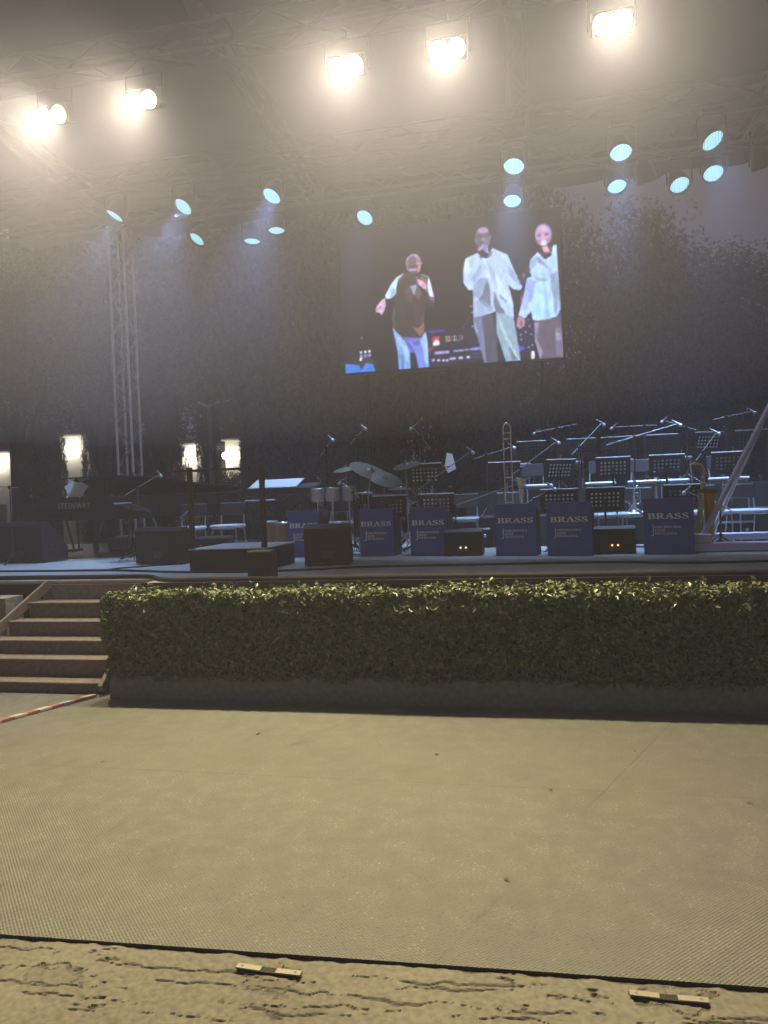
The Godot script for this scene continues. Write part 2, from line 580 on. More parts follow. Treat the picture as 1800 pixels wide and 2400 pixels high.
# ------------------------------------------------------------------ builders
func truss(t: Node3D, a: Vector3, b: Vector3, w: float, bay: float, chord_mat: Material, brace_mat: Material, up := Vector3.UP) -> void:   # four chords and single braces from a to b (in the thing's axes)
	var d := (b - a).normalized()
	var sx := d.cross(up).normalized()
	var sy := sx.cross(d).normalized()
	var l := a.distance_to(b)
	var n := maxi(1, int(round(l / bay)))
	var cm := mb()
	tube(cm, Vector3(0, -l / 2, 0), Vector3(0, l / 2, 0), 0.024, -1, 8)
	var chord := cm.commit()
	var cor := [sx + sy, sx - sy, -sx - sy, -sx + sy]
	var fb := frame_of(d)
	for c in cor:
		inst("chord", chord, chord_mat, t, Transform3D(fb, (a + b) * 0.5 + c * w * 0.5))
	var step := l / n
	var bl := sqrt(step * step + w * w)
	var bm := mb()
	tube(bm, Vector3(0, -bl / 2, 0), Vector3(0, bl / 2, 0), 0.011, -1, 5)
	var brace := bm.commit()
	for f in 4:
		var c0: Vector3 = cor[f] * w * 0.5
		var c1: Vector3 = cor[(f + 1) % 4] * w * 0.5
		for i in n:
			var p := a + d * step * i + (c0 if (i + f) % 2 == 0 else c1)
			var r := a + d * step * (i + 1) + (c1 if (i + f) % 2 == 0 else c0)
			inst("brace", brace, brace_mat, t, Transform3D(frame_of(r - p), (p + r) * 0.5))

func wedge(t: Node3D, w: float, h: float, d: float) -> void:      # stage monitor, tall back to +z, grille slanting to -z
	var st := mb()
	var prof := PackedVector2Array([Vector2(-d / 2, 0), Vector2(d / 2, 0), Vector2(d / 2, h * 0.9), Vector2(d / 2 - 0.05, h), Vector2(d / 2 - 0.14, h), Vector2(-d / 2, h * 0.32)])
	prism(st, prof, -w / 2, w / 2, Transform3D(Basis(Vector3(0, 0, 1), Vector3(1, 0, 0), Vector3(0, 1, 0)), Vector3.ZERO))
	obj("cabinet", st, M.black_paint, t)
	st = mb()
	var g := Vector3(0, h * 0.66, -0.07)
	bx(st, Vector3(0, h * 0.67, -d * 0.5 + 0.5 * (d - 0.14) - 0.012), Vector3(w - 0.05, 0.012, sqrt(pow(d - 0.16, 2) + pow(h * 0.66, 2))), Basis(Vector3.RIGHT, atan2(-h * 0.68, d - 0.14)))
	obj("grille", st, M.grille, t)
	for sx in [-1, 1]:
		st = mb()
		bx(st, Vector3(sx * (w / 2 + 0.004), h * 0.42, d * 0.12), Vector3(0.012, 0.07, 0.16), Basis.IDENTITY, 0.004)
		obj("side_handle", st, M.rubber, t)
		st = mb()
		bx(st, Vector3(sx * (w / 2 - 0.06), -0.004, d * 0.3), Vector3(0.05, 0.014, 0.05))
		obj("foot", st, M.rubber, t)
	st = mb()
	bx(st, Vector3(0, h * 0.25, d / 2 + 0.003), Vector3(0.16, 0.09, 0.008), Basis.IDENTITY, 0.002)
	obj("connector_plate", st, M.dark_metal, t)

func make_chair() -> Node3D:
	var t := thing("orchestra_chair", "", "chair", Vector3.ZERO, 0, "chairs of the orchestra")
	var st := mb()
	bx(st, Vector3(0, 0.455, 0.02), Vector3(0.44, 0.05, 0.43), Basis.IDENTITY, 0.018)
	obj("seat", st, M.seat, t)
	st = mb()
	bx(st, Vector3(0, 0.72, -0.215), Vector3(0.42, 0.2, 0.03), Basis(Vector3.RIGHT, -0.16), 0.012)
	obj("backrest", st, M.seat_back, t)
	for sx in [-1, 1]:
		st = mb()
		path(st, [Vector3(sx * 0.2, 0, 0.22), Vector3(sx * 0.19, 0.43, 0.19)], 0.011, 6)
		obj("leg", st, M.chrome, t)
		st = mb()
		path(st, [Vector3(sx * 0.2, 0, -0.26), Vector3(sx * 0.19, 0.43, -0.17), Vector3(sx * 0.19, 0.8, -0.24)], 0.011, 6)
		obj("leg", st, M.chrome, t)
	st = mb()
	path(st, [Vector3(-0.19, 0.42, 0.19), Vector3(0.19, 0.42, 0.19)], 0.009, 6)
	path(st, [Vector3(-0.19, 0.42, -0.17), Vector3(0.19, 0.42, -0.17)], 0.009, 6)
	obj("seat_frame", st, M.chrome, t)
	return t

func make_stand(top: float, tilt: float) -> Node3D:       # music stand: we see the punched back of the desk
	var t := thing("music_stand", "", "music stand", Vector3.ZERO, 0, "music stands of the orchestra")
	var st := mb()
	var w := 0.5
	var h := 0.33
	var bs := Basis(Vector3.RIGHT, tilt)
	var c := Vector3(0, top - h * 0.5 * cos(tilt), 0)
	var nx := 9
	var ny := 6
	for j in ny:
		for i in nx:
			var x0 := -w / 2 + w * i / nx
			var x1 := x0 + w / nx
			var y0 := -h / 2 + h * j / ny
			var y1 := y0 + h / ny
			var hx := (x1 - x0) * 0.27
			var hy := (y1 - y0) * 0.27
			var m := Vector2((x0 + x1) / 2, (y0 + y1) / 2)
			var o := [Vector2(x0, y0), Vector2(x1, y0), Vector2(x1, y1), Vector2(x0, y1)]
			var n := [m + Vector2(-hx, -hy), m + Vector2(hx, -hy), m + Vector2(hx, hy), m + Vector2(-hx, hy)]
			var solid := i == 0 or i == nx - 1 or j == 0 or j == ny - 1
			if solid:
				q(st, c + bs * Vector3(x0, y0, 0), c + bs * Vector3(x1, y0, 0), c + bs * Vector3(x1, y1, 0), c + bs * Vector3(x0, y1, 0))
			else:
				for k in 4:
					var l := (k + 1) % 4
					q(st, c + bs * Vector3(o[k].x, o[k].y, 0), c + bs * Vector3(o[l].x, o[l].y, 0), c + bs * Vector3(n[l].x, n[l].y, 0), c + bs * Vector3(n[k].x, n[k].y, 0))
	obj("desk", st, M.stand_black, t)
	st = mb()
	bx(st, c + bs * Vector3(0, h / 2 + 0.004, -0.006), Vector3(w, 0.014, 0.022), bs, 0.003)
	obj("top_edge", st, M.stand_edge, t)
	st = mb()
	bx(st, c + bs * Vector3(0, -h / 2, -0.025), Vector3(w, 0.008, 0.05), bs)
	obj("ledge", st, M.stand_black, t)
	st = mb()
	bx(st, c + bs * Vector3(-0.11, -0.02, -0.008), Vector3(0.21, 0.28, 0.003), bs)
	bx(st, c + bs * Vector3(0.11, -0.02, -0.009), Vector3(0.21, 0.28, 0.003), bs)
	obj("sheet_music", st, M.paper, t)
	st = mb()
	tube(st, Vector3(0, 0.2, 0.01), c + Vector3(0, 0, 0.015), 0.011, -1, 7)
	tube(st, Vector3(0, 0.16, 0.01), Vector3(0, 0.55, 0.01), 0.015, -1, 7)
	obj("pole", st, M.black_metal, t)
	for k in 3:
		var a := TAU * k / 3 + 0.5
		st = mb()
		path(st, [Vector3(0, 0.22, 0.01), Vector3(cos(a) * 0.12, 0.14, sin(a) * 0.12), Vector3(cos(a) * 0.24, 0.008, sin(a) * 0.24)], 0.008, 5)
		obj("leg", st, M.black_metal, t)
	return t

func mic_stand(label: String, base: Vector3, top: float, tip: Vector3, back: float, tint := "dark_metal") -> Node3D:   # tripod, pole, boom to tip (in the thing's axes), microphone
	var t := thing("microphone_stand", label, "mic stand", base, 0, "boom microphone stands")
	for k in 3:
		var a := TAU * k / 3 + base.x * 3.0
		var l := mb()
		tube(l, Vector3(0, 0.16, 0), Vector3(cos(a) * 0.27, 0.01, sin(a) * 0.27), 0.009, -1, 6)
		tube(l, Vector3(cos(a) * 0.25, 0.02, sin(a) * 0.25), Vector3(cos(a) * 0.3, 0.01, sin(a) * 0.3), 0.013, -1, 6)
		obj("leg", l, M[tint], t)
	var st := mb()
	tube(st, Vector3(0, 0.1, 0), Vector3(0, top, 0), 0.011, -1, 8)
	tube(st, Vector3(0, 0.1, 0), Vector3(0, 0.2, 0), 0.02, -1, 8)
	obj("pole", st, M[tint], t)
	st = mb()
	var d := (tip - Vector3(0, top, 0)).normalized()
	tube(st, Vector3(0, top, 0.02) - d * back, tip, 0.007, -1, 7)
	obj("boom", st, M.boom, t)
	st = mb()
	bx(st, Vector3(0, top, 0.012), Vector3(0.04, 0.05, 0.045), Basis.IDENTITY, 0.01)
	obj("clutch", st, M.black_metal, t)
	var m := Vector3(signf(d.x) * 0.06, -0.05, 0.05).normalized()
	st = mb()
	lathe(st, [Vector2(0.002, -0.13), Vector2(0.012, -0.13), Vector2(0.017, -0.01), Vector2(0.019, 0.0)], 12, Transform3D(frame_of(m), tip + m * 0.02))
	obj("microphone", st, M.mic_body, t)
	st = mb()
	lathe(st, [Vector2(0.018, 0.0), Vector2(0.026, 0.012), Vector2(0.026, 0.03), Vector2(0.019, 0.046), Vector2(0.002, 0.052)], 12, Transform3D(frame_of(m), tip + m * 0.02))
	obj("microphone_head", st, M.mic_head, t)
	return t

func cymbal(label: String, base: Vector3, at: Vector3, r: float, tilt: Vector3) -> void:
	var t := thing("cymbal_stand", label, "cymbal", base, 0, "cymbals of the drum kit")
	var up := tilt.normalized()
	var xf := Transform3D(frame_of(up), at)
	var st := mb()
	lathe(st, [Vector2(0.006, 0.03), Vector2(r * 0.1, 0.026), Vector2(r * 0.2, 0.004), Vector2(r * 0.6, -0.008), Vector2(r, -0.022), Vector2(r, -0.024), Vector2(r * 0.6, -0.01), Vector2(r * 0.2, 0.002), Vector2(0.006, 0.026)], 40, xf)
	obj("cymbal", st, M.cymbal, t)
	st = mb()
	tube(st, Vector3(0, 0.2, 0), Vector3(0, at.y * 0.7, 0), 0.012, -1, 8)
	tube(st, Vector3(0, at.y * 0.7, 0), at + up * 0.06, 0.008, -1, 8)
	obj("pole", st, M.chrome, t)
	st = mb()
	tube(st, at + up * 0.03, at + up * 0.06, 0.016, 0.012, 8)
	obj("wing_nut", st, M.chrome, t)
	for k in 3:
		var a := TAU * k / 3 + base.x
		st = mb()
		tube(st, Vector3(0, 0.3, 0), Vector3(cos(a) * 0.28, 0.01, sin(a) * 0.28), 0.009, -1, 6)
		obj("leg", st, M.chrome, t)

func drum(label: String, base: Vector3, r: float, y0: float, y1: float, shell: String, skin: String, legs: bool, cat := "drum") -> void:
	var t := thing("drum", label, cat, base, 0, "drums behind the brass stands")
	var st := mb()
	lathe(st, [Vector2(r * 0.97, y0), Vector2(r * 0.97, y1 - 0.01)], 28)
	lathe(st, [Vector2(0.001, y0), Vector2(r * 0.97, y0)], 28)
	obj("shell", st, M[shell], t)
	st = mb()
	lathe(st, [Vector2(r * 0.99, y1 - 0.03), Vector2(r * 1.03, y1 - 0.028), Vector2(r * 1.03, y1), Vector2(r * 0.985, y1 + 0.004), Vector2(r * 0.97, y1 - 0.006)], 28)
	obj("hoop", st, M.chrome, t)
	st = mb()
	lathe(st, [Vector2(r * 0.98, y1 - 0.008), Vector2(0.001, y1 - 0.006)], 28)
	obj("drum_head", st, M[skin], t)
	for k in 8:
		var a := TAU * k / 8
		st = mb()
		tube(st, Vector3(cos(a) * r * 1.02, y1 - 0.02, sin(a) * r * 1.02), Vector3(cos(a) * r * 1.02, maxf(y0, y1 - 0.14), sin(a) * r * 1.02), 0.005, -1, 5)
		obj("lug", st, M.chrome, t)
	if legs:
		st = mb()
		tube(st, Vector3(0, 0.25, 0), Vector3(0, y0, 0), 0.014, -1, 8)
		obj("stand_pole", st, M.chrome, t)
		for k in 3:
			var a := TAU * k / 3 + 0.4
			st = mb()
			tube(st, Vector3(0, 0.32, 0), Vector3(cos(a) * 0.26, 0.01, sin(a) * 0.26), 0.009, -1, 6)
			obj("leg", st, M.chrome, t)

func wash_light(label: String, at: Vector3, aim: Vector3, hang: float, e: float, lit := true, drop := Vector3(0, -0.3, -0.2), cone := 30.0) -> void:
	var t := thing("wash_light", label, "stage light", at, 0, "blue wash lights under the roof")
	var d := aim.normalized()
	var xf := Transform3D(frame_of(d), Vector3.ZERO)
	var st := mb()
	lathe(st, [Vector2(0.001, -0.26), Vector2(0.09, -0.26), Vector2(0.12, -0.2), Vector2(0.145, -0.06), Vector2(0.155, 0.0), Vector2(0.155, 0.035), Vector2(0.138, 0.035), Vector2(0.136, -0.004)], 24, xf)
	obj("lamp_body", st, M.black_paint, t)
	st = mb()
	lathe(st, [Vector2(0.137, -0.005), Vector2(0.1, 0.006), Vector2(0.05, 0.012), Vector2(0.001, 0.014)], 24, xf)
	obj("lens", st, M.blue_lens if lit else M.dark_glass, t)
	for k in 7:                                                # ribs of the front lens
		var x := (k - 3) * 0.036
		var h := sqrt(0.136 * 0.136 - x * x) * 0.98
		st = mb()
		bx(st, xf * Vector3(x, 0.018, 0), Vector3(0.0045, 0.006, h * 2), xf.basis * Basis(Vector3.UP, 0.0))
		obj("rib", st, M.rib, t)
	st = mb()
	path(st, [Vector3(-0.175, 0, 0), Vector3(-0.175, hang - 0.12, 0), Vector3(-0.1, hang - 0.07, 0), Vector3(0.1, hang - 0.07, 0), Vector3(0.175, hang - 0.12, 0), Vector3(0.175, 0, 0)], 0.013, 6)
	obj("yoke", st, M.black_metal, t)
	st = mb()
	bx(st, Vector3(0, hang - 0.05, 0), Vector3(0.26, 0.05, 0.2), Basis.IDENTITY, 0.01)
	tube(st, Vector3(0, hang - 0.04, 0), Vector3(0, hang + 0.03, 0), 0.02)
	obj("base_and_clamp", st, M.black_paint, t)
	if lit:
		spot("beam", d * 0.05, d + drop, Color(0.64, 0.80, 1.0), e, cone, 1.0, 0.12, t)

func blinder(label: String, at: Vector3, hang: float, e: float) -> void:
	var t := thing("blinder_light", label, "stage light", at, 0, "warm twin blinders on the front truss")
	var d := Vector3(0, -0.5, 0.86).normalized()
	var bs := Basis(Vector3.RIGHT, d.cross(Vector3.RIGHT).normalized() * -1.0, -d)
	bs = Basis.looking_at(d, Vector3.UP)
	var st := mb()
	bx(st, bs * Vector3(0, 0, 0.09), Vector3(0.4, 0.22, 0.16), bs, 0.015)
	obj("housing", st, M.black_paint, t)
	for sx in [-1, 1]:
		st = mb()
		var xf := Transform3D(frame_of(d), bs * Vector3(sx * 0.095, 0, 0.0))
		lathe(st, [Vector2(0.092, 0.0), Vector2(0.092, 0.03), Vector2(0.1, 0.03), Vector2(0.1, 0.0)], 20, xf)
		obj("rim", st, M.black_metal, t)
		st = mb()
		lathe(st, [Vector2(0.09, 0.008), Vector2(0.06, 0.018), Vector2(0.001, 0.024)], 20, xf)
		obj("bulb", st, M.warm_bulb, t)
	st = mb()
	path(st, [Vector3(-0.23, -0.02, -0.06), Vector3(-0.23, hang - 0.08, -0.06), Vector3(0.23, hang - 0.08, -0.06), Vector3(0.23, -0.02, -0.06)], 0.012, 6)
	tube(st, Vector3(0, hang - 0.09, -0.06), Vector3(0, hang, -0.06), 0.018)
	obj("yoke", st, M.black_metal, t)
	spot("beam", d * 0.06, Vector3(0, -0.72, 0.69), Color(1.0, 0.90, 0.70), e, 45.0, 0.3, 0.12, t)

func brass_front(label: String, at: Vector3, turn: float, w: float, h: float) -> void:
	var t := thing("band_stand", label, "band stand", at, turn, "blue band stands lettered in white")
	var st := mb()
	bx(st, Vector3(0, h / 2, 0), Vector3(w, h, 0.016), Basis.IDENTITY, 0.004)
	obj("front_panel", st, M.band_blue, t)
	for sx in [-1, 1]:
		st = mb()
		var pf := PackedVector2Array([Vector2(-0.009, 0), Vector2(-0.009, h - 0.02), Vector2(-0.3, h - 0.14), Vector2(-0.3, 0)])
		prism(st, pf, sx * (w / 2 - 0.012) - 0.006, sx * (w / 2 - 0.012) + 0.006, Transform3D(Basis(Vector3(0, 0, 1), Vector3(1, 0, 0), Vector3(0, 1, 0)), Vector3.ZERO))
		obj("side_panel", st, M.band_side, t)
	st = mb()
	bx(st, Vector3(0, h - 0.075, -0.16), Vector3(w - 0.05, 0.012, 0.31), Basis(Vector3.RIGHT, -0.38))
	obj("desk", st, M.band_side, t)
	st = mb()
	bx(st, Vector3(0, h - 0.066, -0.16), Vector3(w * 0.62, 0.003, 0.24), Basis(Vector3.RIGHT, -0.38))
	obj("sheet_music", st, M.paper, t)
	var tm := letters("BRASS", "Droid Serif", 0.096, 0.004)
	var o := inst("lettering", tm, M.band_white, t, Transform3D(Basis.from_scale(Vector3(1.5, 1, 1)), Vector3(0, h * 0.68, 0.011)))
	var lines := ["ORCHESTRA", "JAZZ", "SICILIANA"]
	for i in 3:
		var lm := letters(lines[i], "Droid Serif", 0.037, 0.003)
		lm.horizontal_alignment = HORIZONTAL_ALIGNMENT_LEFT
		inst("lettering", lm, M.band_white, t, Transform3D(Basis.from_scale(Vector3(1.25, 1, 1)), Vector3(-w * 0.29 + 0.012, h * 0.485 - i * 0.038, 0.011)))
	st = mb()
	bx(st, Vector3(-w * 0.29 - 0.006, h * 0.43, 0.0105), Vector3(0.01, 0.132, 0.004))
	bx(st, Vector3(-w * 0.29 - 0.018, h * 0.43 - 0.062, 0.0105), Vector3(0.03, 0.009, 0.005))
	obj("emblem_bar", st, M.band_white, t)

func leafmesh(pos: Array, nrm: Array, lo: float, hi: float, cols: Array, lean: float) -> ArrayMesh:   # folded leaves, one per point, roughly facing nrm
	var v := PackedVector3Array()
	var n := PackedVector3Array()
	var c := PackedColorArray()
	for i in pos.size():
		var f: Vector3 = (nrm[i] + Vector3(rng.randf_range(-lean, lean), rng.randf_range(-lean, lean) + 0.25, rng.randf_range(-lean, lean))).normalized()
		var d := f.cross(Vector3(rng.randf_range(-1, 1), rng.randf_range(-1, 1), rng.randf_range(-1, 1))).normalized()
		var w := f.cross(d)
		var l := rng.randf_range(lo, hi)
		var p: Vector3 = pos[i]
		var b := p - d * l * 0.5
		var e := p + d * l * 0.5 - f * l * 0.12
		var a0 := p + w * l * 0.27 + f * l * 0.09 - d * l * 0.05
		var a1 := p - w * l * 0.27 + f * l * 0.09 - d * l * 0.05
		var col: Color = cols[rng.randi() % cols.size()]
		col = col * rng.randf_range(0.7, 1.25)
		for tr in [[b, e, a0], [b, a1, e]]:
			var nn: Vector3 = (tr[2] - tr[0]).cross(tr[1] - tr[0]).normalized()
			for k in 3:
				v.append(tr[k])
				n.append(nn)
				c.append(col)
	var arr := []
	arr.resize(Mesh.ARRAY_MAX)
	arr[Mesh.ARRAY_VERTEX] = v
	arr[Mesh.ARRAY_NORMAL] = n
	arr[Mesh.ARRAY_COLOR] = c
	var m := ArrayMesh.new()
	m.add_surface_from_arrays(Mesh.PRIMITIVE_TRIANGLES, arr)
	return m

func crown_mesh(r: Vector3, clumps: int, leaves: int, size: float, sd: int, puff := 0.16) -> ArrayMesh:
	rng.seed = sd
	var pos := []
	var nrm := []
	for k in clumps:
		var d := Vector3(rng.randfn(), rng.randfn(), rng.randfn()).normalized()
		var rad := pow(rng.randf(), 0.45)
		var c := d * rad
		c.y = maxf(c.y, -0.8)
		var cr := rng.randf_range(puff, puff * 1.9)
		for i in leaves:
			var e := Vector3(rng.randfn(), rng.randfn(), rng.randfn()).normalized()
			var o := e * cr * pow(rng.randf(), 0.4)
			pos.append((c + o) * r)
			nrm.append(e)
	return leafmesh(pos, nrm, size * 0.7, size * 1.3, [Color(0.06, 0.10, 0.034), Color(0.08, 0.12, 0.04), Color(0.05, 0.085, 0.03)], 0.7)

func tree(label: String, at: Vector3, trunk_h: float, trunk_r: float, crown: Mesh, cs: Vector3, cy: float, turn: float) -> void:
	var t := thing("tree", label, "tree", at, turn, "dark trees behind the stage")
	var st := mb()
	path(st, [Vector3(0, -0.1, 0), Vector3(0.05, trunk_h * 0.4, 0.04), Vector3(-0.06, trunk_h * 0.8, 0), Vector3(0.1, cy, 0.1)], [trunk_r * 1.3, trunk_r, trunk_r * 0.8, trunk_r * 0.3], 9)
	obj("trunk", st, M.bark, t)
	for k in 5:
		var a := TAU * k / 5 + turn * 3
		var l := mb()
		path(l, [Vector3(0, trunk_h * (0.6 + 0.07 * k), 0), Vector3(cos(a) * 0.35 * cs.x, cy * 0.5 + trunk_h * 0.45, sin(a) * 0.35 * cs.z), Vector3(cos(a) * 0.7 * cs.x, cy + 0.2, sin(a) * 0.7 * cs.z)], [trunk_r * 0.5, trunk_r * 0.3, 0.03], 6)
		obj("limb", l, M.bark, t)
	inst("crown", crown, M.leaf_dark, t, Transform3D(Basis.from_scale(cs), Vector3(0, cy, 0)))

func floor_board(st: SurfaceTool, s0: float, s1: float, w: float, z0: float, z1: float, n: FastNoiseLite, skew: float) -> void:   # a board whose paint is scuffed and stained in patches
	var nx := 40
	var nz := 30
	var P := []
	var K := []
	for j in nz + 1:
		for i in nx + 1:
			var t := float(j) / nz
			var x := lerpf(s0, s1, t) + w * i / nx
			var z := lerpf(z0 + skew * (x + 0.64), z1, t)
			P.append(Vector3(x, 0, z))
			var v := 1.0 + 0.14 * n.get_noise_2d(x * 0.5, z * 0.6) + 0.13 * n.get_noise_2d(x * 1.7 + 20.0, z * 2.1) + 0.07 * n.get_noise_2d(x * 6.0, z * 9.0)
			var scuff := n.get_noise_2d(x * 3.2 + 7.0, z * 3.0 - 40.0)
			if scuff > 0.34: v += (scuff - 0.34) * 0.9
			if scuff < -0.42: v += (scuff + 0.42) * 0.8
			var g := n.get_noise_2d(x * 0.9 - 30.0, z * 0.9) * 0.05
			K.append(Color(v, v * (1.0 + g), v * (1.0 - g)))
	for j in nz:
		for i in nx:
			var a := j * (nx + 1) + i
			for k in [a, a + nx + 1, a + nx + 2, a, a + nx + 2, a + 1]:
				st.set_color(K[k])
				st.set_normal(Vector3.UP)
				st.add_vertex(P[k])
	st.set_color(Color(0.5, 0.5, 0.5))
	var c := [Vector3(s0, 0, z0 + skew * (s0 + 0.64)), Vector3(s0 + w, 0, z0 + skew * (s0 + w + 0.64)), Vector3(s1 + w, 0, z1), Vector3(s1, 0, z1)]
	for k in 4:
		q(st, c[k] - Vector3(0, 0.02, 0), c[(k + 1) % 4] - Vector3(0, 0.02, 0), c[(k + 1) % 4], c[k])

func hedge(label: String, x0: float, x1: float, z0: float, z1: float, y0: float, y1: float, n: int, sd: int) -> void:
	var t := thing("hedge", label, "hedge", Vector3((x0 + x1) / 2, y0, (z0 + z1) / 2), 0, "clipped hedges in front of the stage")
	rng.seed = sd
	var nz := FastNoiseLite.new()
	nz.seed = sd
	nz.frequency = 1.6
	var pos := []
	var nrm := []
	var L := x1 - x0
	var D := z1 - z0
	var H := y1 - y0
	var areas := [L * H, L * D, D * H, D * H]
	var tot: float = areas[0] + areas[1] + areas[2] + areas[3]
	for i in n:
		var r := rng.randf() * tot
		var u := rng.randf() - 0.5
		var v := rng.randf()
		var p: Vector3
		var o: Vector3
		if r < areas[0]:
			p = Vector3(u * L, v * H, D / 2); o = Vector3(0, 0.1, 1)
		elif r < areas[0] + areas[1]:
			p = Vector3(u * L, H, (v - 0.5) * D); o = Vector3(0, 1, 0)
		elif r < areas[0] + areas[1] + areas[2]:
			p = Vector3(-L / 2, v * H, u * D); o = Vector3(-1, 0.1, 0)
		else:
			p = Vector3(L / 2, v * H, u * D); o = Vector3(1, 0.1, 0)
		var bulge := nz.get_noise_3d(p.x, p.y, p.z) * 0.07 + nz.get_noise_3d(p.x * 4.0, p.y * 4.0, p.z * 4.0) * 0.055
		if v > 0.85 and o.z > 0.5: bulge -= (v - 0.85) * 0.3          # rounded shoulder
		p += o * (bulge - pow(rng.randf(), 2.0) * 0.1) + Vector3(0, rng.randf_range(-0.01, 0.02), 0)
		pos.append(p)
		nrm.append(o)
	for i in int(L * 9.0):                                  # young shoots standing above the clipped top
		var b := Vector3(rng.randf_range(-L / 2, L / 2), H, rng.randf_range(-D / 2, D / 2))
		for k in 7:
			pos.append(b + Vector3(rng.randf_range(-0.015, 0.015), 0.012 * k + rng.randf_range(-0.01, 0.015), rng.randf_range(-0.015, 0.015)))
			nrm.append(Vector3(rng.randf_range(-1, 1), 0.6, rng.randf_range(-1, 1)))
	var lm := leafmesh(pos, nrm, 0.036, 0.07, [Color(0.11, 0.16, 0.06), Color(0.09, 0.14, 0.055), Color(0.14, 0.18, 0.07), Color(0.08, 0.12, 0.05), Color(0.18, 0.20, 0.085)], 0.75)
	var f := inst("foliage", lm, M.leaf, t)
	f.set_meta("kind", "stuff")
	var st := mb()
	bx(st, Vector3(0, H * 0.47, 0), Vector3(L - 0.22, H * 0.8, D - 0.22))
	obj("inner_twigs", st, M.twig, t)
	for k in int(L / 0.45):
		st = mb()
		var x := x0 + 0.25 + k * 0.45 - (x0 + x1) / 2 + rng.randf_range(-0.08, 0.08)
		path(st, [Vector3(x, -0.05, 0.1), Vector3(x + rng.randf_range(-0.04, 0.04), H * 0.3, 0.12), Vector3(x + rng.randf_range(-0.1, 0.1), H * 0.75, 0.06)], [0.018, 0.013, 0.006], 6)
		obj("stem", st, M.bark, t)

